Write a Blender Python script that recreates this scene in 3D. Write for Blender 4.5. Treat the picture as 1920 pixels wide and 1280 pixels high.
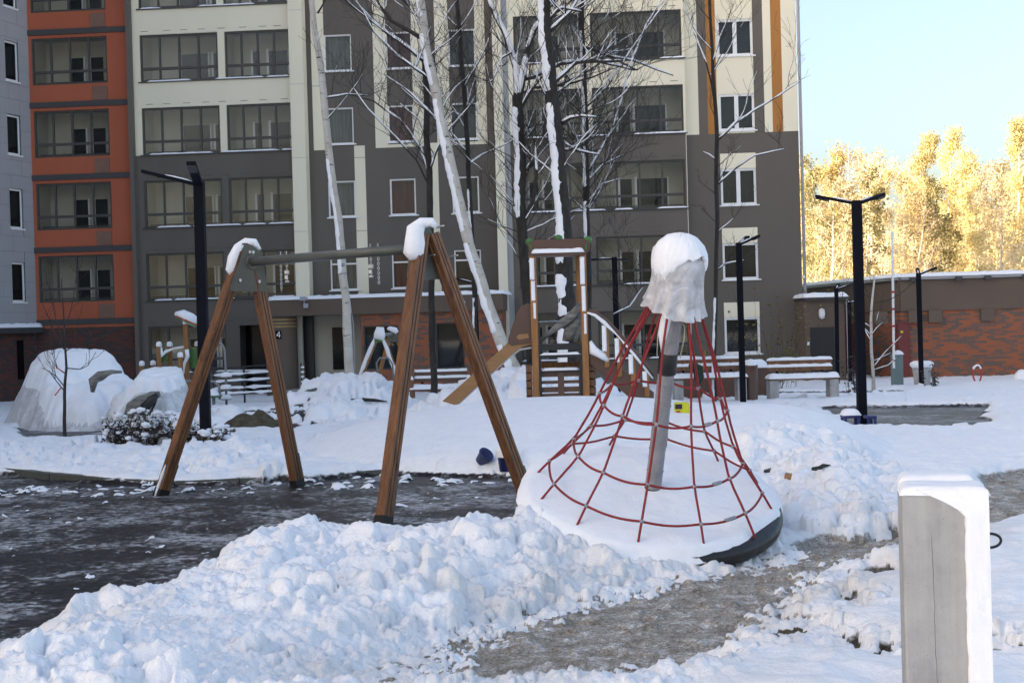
import bpy, math, random
import numpy as np
from mathutils import Vector, Matrix, noise as mnoise
for o in list(bpy.data.objects): bpy.data.objects.remove(o)
scene = bpy.context.scene
COL = scene.collection
R_ = math.radians
# ------------------------------------------------------------------ camera
FPX, ROLL, PITCH, CZ = 2500.0, -0.028, math.atan(30 / 2500), 1.6
CM = Matrix.Rotation(math.pi / 2 - PITCH, 3, 'X') @ Matrix.Rotation(ROLL, 3, 'Z')
cam_d = bpy.data.cameras.new('camera')
cam = bpy.data.objects.new('camera', cam_d); COL.objects.link(cam)
cam.matrix_world = Matrix.Translation((0, 0, CZ)) @ CM.to_4x4()
cam_d.sensor_width = 36; cam_d.lens = 36 * FPX / 1920
cam_d.clip_start = 0.1; cam_d.clip_end = 3000
scene.camera = cam
# ------------------------------------------------------------------ sky, sun, exposure
SUN_AZ = Vector((-1.0, -0.28, 0)).normalized()      # horizontal direction towards the sun
SUN_EL = R_(18)
w = bpy.data.worlds.new('World'); scene.world = w; w.use_nodes = True
nt = w.node_tree; nt.nodes.clear()
sky = nt.nodes.new('ShaderNodeTexSky'); sky.sky_type = 'NISHITA'; sky.sun_disc = False
sky.sun_elevation = SUN_EL; sky.sun_rotation = math.atan2(SUN_AZ.x, SUN_AZ.y)
sky.altitude = 150; sky.air_density = 1.0; sky.dust_density = 5.0; sky.ozone_density = 4.0
bg = nt.nodes.new('ShaderNodeBackground'); bg.inputs['Strength'].default_value = 0.15
out = nt.nodes.new('ShaderNodeOutputWorld')
nt.links.new(sky.outputs[0], bg.inputs[0]); nt.links.new(bg.outputs[0], out.inputs[0])
sl = bpy.data.lights.new('sun', 'SUN'); sl.energy = 5.0; sl.angle = R_(0.5); sl.color = (1.0, 0.93, 0.82)
so = bpy.data.objects.new('sun', sl); COL.objects.link(so)
sdir = Vector((SUN_AZ.x * math.cos(SUN_EL), SUN_AZ.y * math.cos(SUN_EL), math.sin(SUN_EL)))
so.rotation_euler = sdir.to_track_quat('Z', 'Y').to_euler(); so.location = (-60, -10, 60)
vs = scene.view_settings
vs.view_transform = 'Standard'; vs.look = 'None'; vs.exposure = 1.84; vs.gamma = 1.0; vs.use_curve_mapping = False
vs.use_white_balance = True; vs.white_balance_temperature = 9200; vs.white_balance_tint = 14
scene.render.resolution_x = 1024; scene.render.resolution_y = 682

# ------------------------------------------------------------------ pixel of the photograph -> place
def ray(px, py): return CM @ Vector(((px - 960) / FPX, -(py - 640) / FPX, -1))
def P(px, py, Y): d = ray(px, py); return Vector((0, 0, CZ)) + d * (Y / d.y)
def zb(y):                                             # the yard falls gently towards the houses
    t = min(max((y - 14) / 32, 0), 1); return -0.85 * t * t * (3 - 2 * t) * 0.5 - 0.425 * t
def G(px, py, z=None):
    d = ray(px, py)
    if z is not None: return Vector((0, 0, CZ)) + d * ((z - CZ) / d.z)
    y = 10.0
    for _ in range(40): y = 0.5 * y + 0.5 * min(max(d.y * ((zb(y) - CZ) / d.z), 1), 90)
    return Vector((d.x * y / d.y, y, zb(y)))
YAW = R_(4); FO = P(960, 600, 51.0)
FU = Vector((math.cos(YAW), -math.sin(YAW), 0)); FN = Vector((-math.sin(YAW), -math.cos(YAW), 0))
def FA(px, py, off=0.0):                               # a pixel on the long facade -> (u, z); off = metres in front of it
    d = ray(px, py); c = Vector((0, 0, CZ)); t = ((FO + FN * off - c).dot(FN)) / d.dot(FN); p = c + d * t
    return (p - FO).dot(FU), p.z

# ------------------------------------------------------------------ helpers
rng = random.Random(7)
class MB:
    def __init__(s): s.v = []; s.f = []; s.m = []
    def add(s, vs_, fs, m=0):
        b = len(s.v); s.v += [tuple(p) for p in vs_]; s.f += [tuple(b + i for i in f) for f in fs]; s.m += [m] * len(fs); return s
    def box(s, c, d, rot=None, m=0):
        c = Vector(c); h = Vector(d) / 2
        vv = [Vector((x * h.x, y * h.y, z * h.z)) for x in (-1, 1) for y in (-1, 1) for z in (-1, 1)]
        if rot is not None: vv = [rot @ p for p in vv]
        return s.add([c + p for p in vv], [(0, 1, 3, 2), (4, 6, 7, 5), (0, 4, 5, 1), (2, 3, 7, 6), (0, 2, 6, 4), (1, 5, 7, 3)], m)
    def bx(s, x0, x1, y0, y1, z0, z1, m=0):
        return s.box(((x0 + x1) / 2, (y0 + y1) / 2, (z0 + z1) / 2), (x1 - x0, y1 - y0, z1 - z0), None, m)
    def beam(s, a, b, wx, wy, up=(0, 0, 1), m=0):      # box from a to b, wx across, wy along 'up'
        a = Vector(a); b = Vector(b); d = b - a; L = d.length; d.normalize()
        x = d.cross(Vector(up)).normalized(); y = x.cross(d)
        M3 = Matrix((x, d, y)).transposed()
        return s.box((a + b) / 2, (wx, L, wy), M3, m)
    def tube(s, pts, rad, n=8, cap=True, m=0):
        pts = [Vector(p) for p in pts]
        if not hasattr(rad, '__len__'): rad = [rad] * len(pts)
        t = (pts[1] - pts[0]).normalized(); a = Vector((0, 0, 1)) if abs(t.z) < 0.9 else Vector((1, 0, 0))
        nx = t.cross(a).normalized(); b0 = len(s.v)
        for i, p in enumerate(pts):
            t = (pts[min(i + 1, len(pts) - 1)] - pts[max(i - 1, 0)]).normalized()
            nx = (nx - t * nx.dot(t)).normalized(); ny = t.cross(nx)
            for k in range(n):
                g = 2 * math.pi * k / n; q = p + (nx * math.cos(g) + ny * math.sin(g)) * rad[i]; s.v.append(tuple(q))
        for i in range(len(pts) - 1):
            for k in range(n):
                s.f.append((b0 + i * n + k, b0 + i * n + (k + 1) % n, b0 + (i + 1) * n + (k + 1) % n, b0 + (i + 1) * n + k)); s.m.append(m)
        if cap:
            s.f.append(tuple(b0 + k for k in range(n))[::-1]); s.m.append(m)
            e = b0 + (len(pts) - 1) * n; s.f.append(tuple(e + k for k in range(n))); s.m.append(m)
        return s
    def prism(s, poly, d, m=0):                        # planar polygon (3-D points) pushed along d
        n = len(poly); d = Vector(d); a = [Vector(p) for p in poly]; b = [p + d for p in a]
        fs = [tuple(range(n))[::-1], tuple(range(n, 2 * n))] + [(i, (i + 1) % n, n + (i + 1) % n, n + i) for i in range(n)]
        return s.add(a + b, fs, m)
    def lathe(s, prof, c=(0, 0, 0), n=16, fn=None, m=0):
        b0 = len(s.v); c = Vector(c)
        for (r, z) in prof:
            for k in range(n):
                g = 2 * math.pi * k / n; rr = r * (fn(g, z) if fn else 1); s.v.append((c.x + rr * math.cos(g), c.y + rr * math.sin(g), c.z + z))
        for i in range(len(prof) - 1):
            for k in range(n):
                s.f.append((b0 + i * n + k, b0 + i * n + (k + 1) % n, b0 + (i + 1) * n + (k + 1) % n, b0 + (i + 1) * n + k)); s.m.append(m)
        return s
    def snow(s, c, lx, ly, h, rz=0.0, over=0.02, seed=0, nx=None, ny=None, droop=0.0, rot=None):
        # a rounded, slightly uneven pad of snow lying on a flat top; c = middle of its underside
        nx = nx or max(6, min(40, int(lx / 0.08))); ny = ny or max(6, min(24, int(ly / 0.06)))
        lx += 2 * over; ly += 2 * over; M3 = rot if rot is not None else Matrix.Rotation(rz, 3, 'Z'); c = Vector(c); b0 = len(s.v)
        def edge(t, L): e = (1 - abs(t)) * L / 2; k = min(1, e / min(max(h, .02) * 1.1, L / 2)); return math.sqrt(max(0, 1 - (1 - k) ** 2))
        for lay in (0, 1):
            for i in range(nx + 1):
                for j in range(ny + 1):
                    u = 2 * i / nx - 1; v = 2 * j / ny - 1
                    u = math.copysign(abs(u) ** 0.75, u); v = math.copysign(abs(v) ** 0.75, v)
                    nz = mnoise.noise(Vector((u * lx * 2.2 + seed, v * ly * 2.2, seed * 1.7))) + .5 * mnoise.noise(Vector((u * lx * 6 + seed, v * ly * 6, 3.3)))
                    wob = 1 + 0.06 * mnoise.noise(Vector((u * 3 + seed, v * 3, 9.1)))
                    e = edge(u, lx) * edge(v, ly)
                    z = (h * e * (1 + .28 * nz)) if lay else -0.004 - droop * (1 - e)
                    s.v.append(tuple(c + M3 @ Vector((u * lx / 2 * wob, v * ly / 2 * wob, z))))
        W = ny + 1; N = (nx + 1) * W
        for i in range(nx):
            for j in range(ny):
                a = b0 + i * W + j; s.f.append((a, a + 1, a + W + 1, a + W)); a += N; s.f.append((a, a + W, a + W + 1, a + 1)); s.m += [0, 0]
        rim = [i * W for i in range(nx + 1)] + [nx * W + j for j in range(1, W)] + [i * W + ny for i in range(nx - 1, -1, -1)] + [j for j in range(ny - 1, 0, -1)]
        for k in range(len(rim)):
            a, b = rim[k], rim[(k + 1) % len(rim)]; s.f.append((b0 + a, b0 + b, b0 + N + b, b0 + N + a)); s.m.append(0)
        return s
    def mesh(s, name):
        me = bpy.data.meshes.new(name); me.from_pydata(s.v, [], s.f)
        if any(s.m): me.polygons.foreach_set('material_index', s.m)
        me.update(); return me
    def build(s, name, mat, parent=None, smooth=False, bev=0, origin=None):
        if origin is not None:
            o_ = Vector(origin); s.v = [tuple(Vector(p) - o_) for p in s.v]
        o = link(name, s.mesh(name), mat, parent, smooth)
        if origin is not None: o.location = origin
        if bev:
            b = o.modifiers.new('bevel', 'BEVEL'); b.width = bev; b.segments = 2; b.limit_method = 'ANGLE'; b.angle_limit = R_(40)
        return o
def link(name, me, mat, parent=None, smooth=False):
    if mat is not None and not me.materials:
        for m_ in (mat if isinstance(mat, (list, tuple)) else [mat]): me.materials.append(m_)
    if smooth: me.polygons.foreach_set('use_smooth', [True] * len(me.polygons))
    o = bpy.data.objects.new(name, me); COL.objects.link(o)
    if parent is not None: o.parent = parent
    return o
def tag(o, label=None, cat=None, group=None, kind=None):
    if label: o['label'] = label
    if cat: o['category'] = cat
    if group: o['group'] = group
    if kind: o['kind'] = kind
    return o
def empty(name, loc=(0, 0, 0), rz=0.0):
    o = bpy.data.objects.new(name, None); COL.objects.link(o); o.location = loc; o.rotation_euler = (0, 0, rz); o.empty_display_size = .2
    return o
CHILD = {}
def copy_tree(o, parent=None):
    c = o.copy(); COL.objects.link(c); c.parent = parent
    for ch in list(o.children): copy_tree(ch, c)
    return c
def loc_mb(mb, root):                                   # world-space mesh -> root's space
    M4 = Matrix.Translation(root.location) @ root.rotation_euler.to_matrix().to_4x4(); I = M4.inverted()
    mb.v = [tuple(I @ Vector(p)) for p in mb.v]; return mb

# ------------------------------------------------------------------ materials
def nodes(name):
    m = bpy.data.materials.new(name); m.use_nodes = True; n = m.node_tree.nodes; n.clear()
    o = n.new('ShaderNodeOutputMaterial'); b = n.new('ShaderNodeBsdfPrincipled'); m.node_tree.links.new(b.outputs[0], o.inputs[0])
    return m, m.node_tree, b, o
def ln(nt_, a, b): nt_.links.new(a, b)
def texco(nt_, kind='Object', scale=None):
    t = nt_.nodes.new('ShaderNodeTexCoord'); s_ = t.outputs[kind]
    if scale:
        mp = nt_.nodes.new('ShaderNodeMapping'); mp.inputs['Scale'].default_value = scale; ln(nt_, s_, mp.inputs[0]); s_ = mp.outputs[0]
    return s_
def noise(nt_, vec, sc, det=5, rough=.55, dist=0):
    n = nt_.nodes.new('ShaderNodeTexNoise'); n.inputs['Scale'].default_value = sc; n.inputs['Detail'].default_value = det
    n.inputs['Roughness'].default_value = rough; n.inputs['Distortion'].default_value = dist; ln(nt_, vec, n.inputs['Vector']); return n.outputs[0]
def ramp(nt_, fac, stops, interp='LINEAR'):
    r = nt_.nodes.new('ShaderNodeValToRGB'); e = r.color_ramp.elements; r.color_ramp.interpolation = interp
    while len(e) < len(stops): e.new(.5)
    for i, (p, c) in enumerate(stops): e[i].position = p; e[i].color = (c if len(c) == 4 else (*c, 1)) if hasattr(c, '__len__') else (c, c, c, 1)
    ln(nt_, fac, r.inputs[0]); return r.outputs[0]
def mix(nt_, fac, a, b, typ='MIX'):
    n = nt_.nodes.new('ShaderNodeMix'); n.data_type = 'RGBA'; n.blend_type = typ
    for sock, v in ((n.inputs[0], fac), (n.inputs[6], a), (n.inputs[7], b)):
        if isinstance(v, (int, float)): sock.default_value = v
        elif isinstance(v, tuple): sock.default_value = (*v, 1) if len(v) == 3 else v
        else: ln(nt_, v, sock)
    return n.outputs[2]
def mth(nt_, op, a, b=None, c=None):
    n = nt_.nodes.new('ShaderNodeMath'); n.operation = op
    for i, v in enumerate((a, b, c)):
        if v is None: continue
        if isinstance(v, (int, float)): n.inputs[i].default_value = v
        else: ln(nt_, v, n.inputs[i])
    return n.outputs[0]
def bump(nt_, b, h, st=.3, dist=.02, nrm=None):
    n = nt_.nodes.new('ShaderNodeBump'); n.inputs['Strength'].default_value = st; n.inputs['Distance'].default_value = dist
    ln(nt_, h, n.inputs['Height'])
    if nrm is not None: ln(nt_, nrm, n.inputs['Normal'])
    if b is not None: ln(nt_, n.outputs[0], b.inputs['Normal'])
    return n.outputs[0]
def mat(name, col, rough=.6, var=.2, sc=3., bst=.15, bsc=40., bd=.01, metal=0., stretch=None, co='Object'):
    m, t, b, o = nodes(name); v = texco(t, co, stretch)
    n1 = noise(t, v, sc, 6); n2 = noise(t, v, bsc, 4)
    lo = tuple(max(0, c * (1 - var)) for c in col); hi = tuple(min(1, c * (1 + var)) for c in col)
    ln(t, ramp(t, n1, [(.3, lo), (.7, hi)]), b.inputs['Base Color'])
    ln(t, ramp(t, n2, [(.3, max(.02, rough - .1)), (.7, min(1, rough + .1))]), b.inputs['Roughness'])
    b.inputs['Metallic'].default_value = metal
    if bst: bump(t, b, n2, bst, bd)
    return m
M = {}
def snow_mat(name, col=(.86, .88, .92), sc=1.0):
    m, t, b, o = nodes(name); v = texco(t, 'Object')
    a = noise(t, v, 5 * sc, 6); f = noise(t, v, 55 * sc, 5, .65); g = noise(t, v, 18 * sc, 4)
    ln(t, ramp(t, a, [(.3, tuple(c * .94 for c in col)), (.65, col)]), b.inputs['Base Color'])
    b.inputs['Roughness'].default_value = .65; b.inputs['Specular IOR Level'].default_value = .25
    n1 = bump(t, None, g, .35, .02); bump(t, b, f, .35, .008, n1)
    return m
M['snow'] = snow_mat('snow')
M['snow_far'] = snow_mat('snow_soft', sc=.5)
M['beige'] = mat('beige_plaster', (.80, .735, .575), .85, .05, .35, .12, 60, stretch=(1, 1, .25))
M['brown'] = mat('brown_plaster', (.125, .107, .092), .85, .10, .5, .12, 60, stretch=(1, 1, .2))
M['orange'] = mat('orange_plaster', (.43, .10, .05), .85, .08, .4, .12, 60)
M['stripe'] = mat('orange_stripe_paint', (.42, .17, .045), .8, .06, .4, .1, 60)
M['dark_band'] = mat('dark_band_paint', (.045, .045, .047), .6, .1)
M['frame_dark'] = mat('dark_aluminium', (.045, .042, .04), .45, .1, 5, .03)
M['frame_white'] = mat('white_plastic', (.78, .78, .78), .4, .04, 5, .02)
M['grille'] = mat('brown_vent_plate', (.19, .095, .065), .6, .1)
M['loggia_in'] = mat('loggia_inner_plaster', (.47, .435, .36), .9, .06, .8, .08)
M['panel'] = mat('grey_cladding', (.33, .33, .345), .55, .05, .6, .04)
M['seam'] = mat('cladding_joint', (.12, .12, .125), .8, .05)
M['brown_porch'] = mat('porch_brown_plaster', (.125, .088, .068), .85, .08, .5, .1)
M['navy'] = mat('dark_navy_powder_coat', (.006, .007, .012), .65, .15, 6, .05, 300)
M['navy'].node_tree.nodes['Principled BSDF'].inputs['Specular IOR Level'].default_value = .08
M['green_steel'] = mat('grey_green_steel', (.085, .092, .08), .45, .15, 5, .06, 120)
M['bolt'] = mat('galvanised_steel', (.42, .43, .44), .35, .2, 30, .1, metal=.9)
M['black'] = mat('black_plastic', (.012, .012, .013), .45, .2, 8, .08)
def concrete_mat():
    m, t, b, o = nodes('cast_concrete'); v = texco(t, 'Object'); a = noise(t, v, 3.5, 7, .65); st = noise(t, texco(t, 'Object', (14, 14, .8)), 1.5, 5); f = noise(t, v, 140, 4, .6)
    vo = t.nodes.new('ShaderNodeTexVoronoi'); vo.inputs['Scale'].default_value = 55; vo.inputs['Randomness'].default_value = 1; ln(t, v, vo.inputs['Vector']); pit = ramp(t, vo.outputs['Distance'], [(.03, 0.), (.10, 1.)]); pit = mth(t, 'MAXIMUM', pit, ramp(t, noise(t, v, 9, 3), [(.52, 1.), (.6, 0.)]))
    c = ramp(t, mth(t, 'ADD', mth(t, 'MULTIPLY', a, .65), mth(t, 'MULTIPLY', st, .4)), [(.35, (.23, .232, .23)), (.5, (.33, .332, .33)), (.7, (.43, .43, .42))])
    c = mix(t, ramp(t, f, [(.62, 0.), (.75, .35)]), c, (.16, .155, .145)); c = mix(t, pit, (.14, .135, .13), c); ln(t, c, b.inputs['Base Color']); b.inputs['Roughness'].default_value = .85
    n1 = bump(t, None, pit, .5, .004); bump(t, b, f, .35, .004, n1); return m
M['concrete'] = concrete_mat()
M['rope'] = mat('red_braided_rope', (.25, .010, .012), .6, .25, 60, .6, 160, .004)
M['clamp'] = mat('grey_cast_clamp', (.30, .31, .33), .4, .2, 40, .1, metal=.6)
M['plank_brown'] = mat('brown_composite_board', (.105, .052, .034), .55, .12, 3, .08)
M['plank_tan'] = mat('tan_plywood', (.30, .145, .058), .55, .12, 3, .08, stretch=(1, 1, 6))
M['green'] = mat('green_plastic', (.035, .16, .035), .45, .15)
M['blue'] = mat('blue_plastic', (.018, .03, .14), .45, .2)
M['yellow'] = mat('yellow_plastic', (.55, .55, .03), .45, .1)
M['red'] = mat('red_paint', (.45, .02, .02), .5, .15)
M['red_door'] = mat('dark_red_metal', (.16, .022, .022), .5, .12)
M['soil'] = mat('wet_soil', (.075, .058, .035), .85, .45, 8, .9, 25, .05)
M['gold'] = mat('gold_band', (.35, .22, .09), .5, .15)
M['white_paint'] = mat('white_paint', (.72, .73, .74), .5, .06)
M['steel_grey'] = mat('painted_grey_tube', (.2, .2, .2), .45, .1)
def wood_mat(name, col, dark, sc=(14, 14, .9)):
    m, t, b, o = nodes(name); v = texco(t, 'Object', sc)
    a = noise(t, v, 1.6, 8, .6, .6); f = noise(t, v, 7, 5, .6); big = noise(t, texco(t, 'Object'), 2.2, 4)
    c1 = ramp(t, a, [(.3, dark), (.5, col), (.72, tuple(min(1, c * 1.45) for c in col))])
    c2 = mix(t, mth(t, 'MULTIPLY', ramp(t, big, [(.42, 0.), (.68, 1.)]), .55), c1, tuple(c * .55 for c in col))
    ln(t, c2, b.inputs['Base Color']); b.inputs['Roughness'].default_value = .5
    bump(t, b, mix(t, .4, a, f), .3, .006); return m
M['wood'] = wood_mat('stained_timber', (.185, .074, .031), (.07, .026, .013))
M['wood_tan'] = wood_mat('orange_timber', (.33, .135, .04), (.16, .06, .02))
def brick_mat(name, c1, c2, mortar, amb=.5):
    m, t, b, o = nodes(name)
    v = texco(t, 'Object', (1, 1, 1))
    sx = t.nodes.new('ShaderNodeSeparateXYZ'); ln(t, v, sx.inputs[0]); cx = t.nodes.new('ShaderNodeCombineXYZ')
    ln(t, mth(t, 'ADD', sx.outputs[0], sx.outputs[1]), cx.inputs[0]); ln(t, sx.outputs[2], cx.inputs[1])
    br = t.nodes.new('ShaderNodeTexBrick'); br.inputs['Scale'].default_value = 1.0; br.inputs['Brick Width'].default_value = .27
    br.inputs['Row Height'].default_value = .085; br.inputs['Mortar Size'].default_value = .006; br.inputs['Bias'].default_value = 0
    br.inputs['Color1'].default_value = (0, 0, 0, 1); br.inputs['Color2'].default_value = (1, 1, 1, 1); br.inputs['Mortar'].default_value = (.5, .5, .5, 1)
    ln(t, cx.outputs[0], br.inputs['Vector'])
    cl = noise(t, v, 1.3, 3); sel = mth(t, 'ADD', br.outputs['Color'], mth(t, 'MULTIPLY', mth(t, 'SUBTRACT', cl, .5), 1.2))
    col = ramp(t, sel, [(.3, c1), (.52, tuple((a + b_) / 2 for a, b_ in zip(c1, c2))), (.72, c2)])
    col = mix(t, br.outputs['Fac'], col, mortar); ln(t, col, b.inputs['Base Color']); b.inputs['Roughness'].default_value = .85
    bump(t, b, mth(t, 'SUBTRACT', 1.0, br.outputs['Fac']), .5, .01); return m
M['brick'] = brick_mat('orange_grey_brick', (.36, .095, .04), (.135, .085, .068), (.15, .11, .09))
M['brick_red'] = brick_mat('dark_red_brick', (.13, .035, .026), (.055, .035, .032), (.06, .045, .04))
def glass_mat(name, tint, mixf):
    m, t, b, o = nodes(name); t.nodes.remove(b)
    tr = t.nodes.new('ShaderNodeBsdfTransparent'); tr.inputs[0].default_value = (*tint, 1)
    gl = t.nodes.new('ShaderNodeBsdfGlossy'); gl.inputs['Roughness'].default_value = .03; gl.inputs[0].default_value = (.9, .95, 1, 1)
    lw = t.nodes.new('ShaderNodeFresnel'); lw.inputs['IOR'].default_value = 1.45
    mx = t.nodes.new('ShaderNodeMixShader'); ln(t, mth(t, 'MULTIPLY_ADD', lw.outputs[0], .45, mixf), mx.inputs[0])
    ln(t, tr.outputs[0], mx.inputs[1]); ln(t, gl.outputs[0], mx.inputs[2]); ln(t, mx.outputs[0], o.inputs[0]); return m
M['glass'] = glass_mat('loggia_glass', (.96, .965, .96), 0.)
def dark_glass(name, col=(.02, .024, .027)):
    m = mat(name, col, .12, .35, 1.2, 0); m.node_tree.nodes['Principled BSDF'].inputs['Specular IOR Level'].default_value = .22; return m
M['glass_dark'] = dark_glass('dark_window_glass')
M['glass_black'] = dark_glass('black_window_glass', (.006, .006, .007))
M['curtain'] = mat('grey_green_curtain', (.10, .11, .105), .9, .35, 2.5, .2, 12, stretch=(6, 1, .4))
M['curtain_red'] = mat('red_curtain', (.085, .03, .03), .9, .4, 2.5, .2, 12, stretch=(5, 1, .4))
def film_mat(name, col=(.62, .64, .68), trans=.35):
    m, t, b, o = nodes(name); v = texco(t, 'Object')
    a = noise(t, v, 6, 6, .6, 1.0); f = noise(t, v, 22, 4)
    ln(t, ramp(t, a, [(.35, tuple(c * .75 for c in col)), (.65, col)]), b.inputs['Base Color']); b.inputs['Roughness'].default_value = .3
    bump(t, b, a, .8, .04)
    tr = t.nodes.new('ShaderNodeBsdfTransparent'); mx = t.nodes.new('ShaderNodeMixShader')
    ln(t, mth(t, 'MULTIPLY', ramp(t, a, [(.35, 1.3), (.6, .4)]), trans), mx.inputs[0]); ln(t, b.outputs[0], mx.inputs[1]); ln(t, tr.outputs[0], mx.inputs[2]); ln(t, mx.outputs[0], o.inputs[0])
    return m
M['film'] = film_mat('clear_plastic_film', (.76, .77, .80), .30)
M['film_car'] = film_mat('white_plastic_film', (.76, .77, .79), .10)
M['wrap'] = film_mat('grey_stretch_film', (.30, .30, .32), .06)
M['tarp'] = mat('weathered_grey_driftwood', (.24, .235, .22), .85, .45, 4, .9, 14, .04, stretch=(1, 1, 5))
M['bark'] = mat('dark_bark', (.028, .024, .022), .9, .45, 12, .9, 30, .03, stretch=(1, 1, .4))
M['twig'] = mat('dark_twigs', (.035, .028, .026), .9, .3, 12, 0)
def birch_mat():
    m, t, b, o = nodes('birch_bark'); v = texco(t, 'Object', (2.2, 2.2, 9)); a = noise(t, v, 1.6, 6, .6); c = noise(t, texco(t, 'Object'), 3, 3)
    ln(t, mix(t, ramp(t, a, [(.62, 0.), (.68, 1.)]), ramp(t, c, [(.3, (.42, .38, .33)), (.7, (.58, .56, .52))]), (.03, .026, .024)), b.inputs['Base Color'])
    b.inputs['Roughness'].default_value = .8; bump(t, b, a, .3, .01); return m
M['birch'] = birch_mat()
# ------------------------------------------------------------------ the snowy ground
def _hash(ix, iy, s):
    n = (ix.astype(np.int64) * 374761393 + iy.astype(np.int64) * 668265263 + s * 144269504) & 0x7fffffff
    n = ((n ^ (n >> 13)) * 1274126177) & 0x7fffffff
    return ((n ^ (n >> 16)) & 0xffff) / 65535.0
def vn(x, y, s=0):
    ix = np.floor(x); iy = np.floor(y); fx = x - ix; fy = y - iy; fx = fx * fx * (3 - 2 * fx); fy = fy * fy * (3 - 2 * fy)
    a = _hash(ix, iy, s); b = _hash(ix + 1, iy, s); c = _hash(ix, iy + 1, s); d = _hash(ix + 1, iy + 1, s)
    return (a * (1 - fx) + b * fx) * (1 - fy) + (c * (1 - fx) + d * fx) * fy
def fbm(x, y, sc, o=4, s=0, g=.5):
    r = 0; a = 1; t = 0
    for i in range(o): r = r + a * vn(x * sc * 2 ** i + 17.3 * i, y * sc * 2 ** i - 9.1 * i, s + i); t += a; a *= g
    return r / t                                      # 0..1
def ss(x, a, b): t = np.clip((x - a) / (b - a), 0, 1); return t * t * (3 - 2 * t)
def sdist(x, y, poly):                                # + inside, metres
    d = np.full(x.shape, 1e9); ins = np.zeros(x.shape, bool); n = len(poly)
    for i in range(n):
        ax, ay = poly[i]; bx_, by_ = poly[(i + 1) % n]; ex, ey = bx_ - ax, by_ - ay; L = ex * ex + ey * ey + 1e-12
        t = np.clip(((x - ax) * ex + (y - ay) * ey) / L, 0, 1); d = np.minimum(d, (x - ax - t * ex) ** 2 + (y - ay - t * ey) ** 2)
        if ay != by_: ins ^= ((ay > y) != (by_ > y)) & (x < ex * (y - ay) / (by_ - ay) + ax)
    return np.where(ins, 1, -1) * np.sqrt(d)
def GP(*pts): return [tuple(G(a, b)[:2]) for a, b in pts]
NT = 700; TT = np.linspace(-.52, .52, NT)
YY = np.concatenate([np.exp(np.arange(math.log(3.9), math.log(16), .0030)), np.exp(np.arange(math.log(16), math.log(64), .0062))])
GY = np.repeat(YY[:, None], NT, 1); GX = GY * TT[None, :]
tq = np.clip((GY - 14) / 32, 0, 1); ZB = -0.85 * tq * tq * (3 - 2 * tq) * .5 - .425 * tq
wx = GX + .35 * (fbm(GX, GY, .9, 3, 5) - .5) + .16 * (fbm(GX, GY, 4, 2, 6) - .5)
wy = GY + .35 * (fbm(GX, GY, .9, 3, 15) - .5) + .16 * (fbm(GX, GY, 4, 2, 16) - .5)
RUB = GP((-500, 893), (0, 893), (200, 908), (330, 914), (560, 903), (720, 893), (1000, 887), (1060, 940), (1000, 1060)) + [(-.6, 5.2), (-1.6, 4.2), (-5, 4.2), (-9, 10)]
PTH = GP((690, 1300), (900, 1195), (1120, 1112), (1380, 1068), (1500, 1030), (1680, 1005), (1800, 962), (1840, 905), (2250, 850), (2250, 950), (1900, 975), (1700, 1040), (1590, 1078), (1520, 1140), (1500, 1205), (1340, 1245), (1210, 1300))
SOIL = [GP((1470, 1165), (1690, 1225), (1960, 1225), (1960, 1250), (1690, 1255), (1560, 1250), (1470, 1215)), GP((1560, 1090), (1700, 1080), (1700, 1092), (1580, 1108)), GP((1600, 1118), (1636, 1128), (1640, 1160), (1618, 1140))]
A_ = [GP((400, 772), (600, 768), (600, 806), (540, 812), (420, 800)), GP((20, 806), (190, 800), (240, 806), (200, 832), (60, 834)), GP((1530, 766), (1850, 763), (1850, 800), (1800, 812), (1620, 808)), GP((1440, 738), (1700, 735), (1690, 741), (1450, 744)), GP((1370, 772), (1460, 764), (1460, 768), (1380, 777))]
dR = sdist(wx, wy, RUB); dP = sdist(wx, wy, PTH)
dA = np.full(GX.shape, -9.)
for a in A_: dA = np.maximum(dA, sdist(wx, wy, a))
dS = np.full(GX.shape, -9.)
for a in SOIL: dS = np.maximum(dS, sdist(wx, wy, a))
# thickness of the cover
T = .10 + .10 * (fbm(GX, GY, .8, 4, 3) - .5) + .05 * (fbm(GX, GY, 3.5, 3, 4) - .5)
lump = fbm(GX, GY, 5.5, 3, 9); ridge = 1 - np.abs(2 * fbm(GX, GY, 3.2, 3, 12) - 1)
# heap shovelled together in front of the swings
PILE = GP((-150, 1330), (0, 1262), (60, 1228), (170, 1168), (300, 1138), (350, 1105), (400, 1070), (500, 1035), (640, 1030), (720, 1042), (800, 1050), (870, 1055), (920, 1012), (960, 1005), (1000, 990), (1100, 1005), (1200, 1050), (1330, 1072), (1330, 1085), (1170, 1118), (960, 1180), (780, 1290)) + [(-.3, 5.0), (-.5, 4.0), (-3, 4.0)]
dpl = sdist(wx, wy, PILE)
hp = .215 + .15 * np.exp(-((GX + .1) ** 2 / .5 + (GY - 9.0) ** 2 / .7)) + .06 * (fbm(GX, GY, .9, 2, 31) - .5)
pl = ss(dpl, -.03, .55) ** .8 * hp * (.80 + .4 * fbm(GX, GY, 2.0, 3, 21)) + .03 * ss(dpl, -.05, .1)
side = ss(sdist(GX, GY, PTH), -1.15, .1); pl = pl * (1 - .78 * side)
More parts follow.
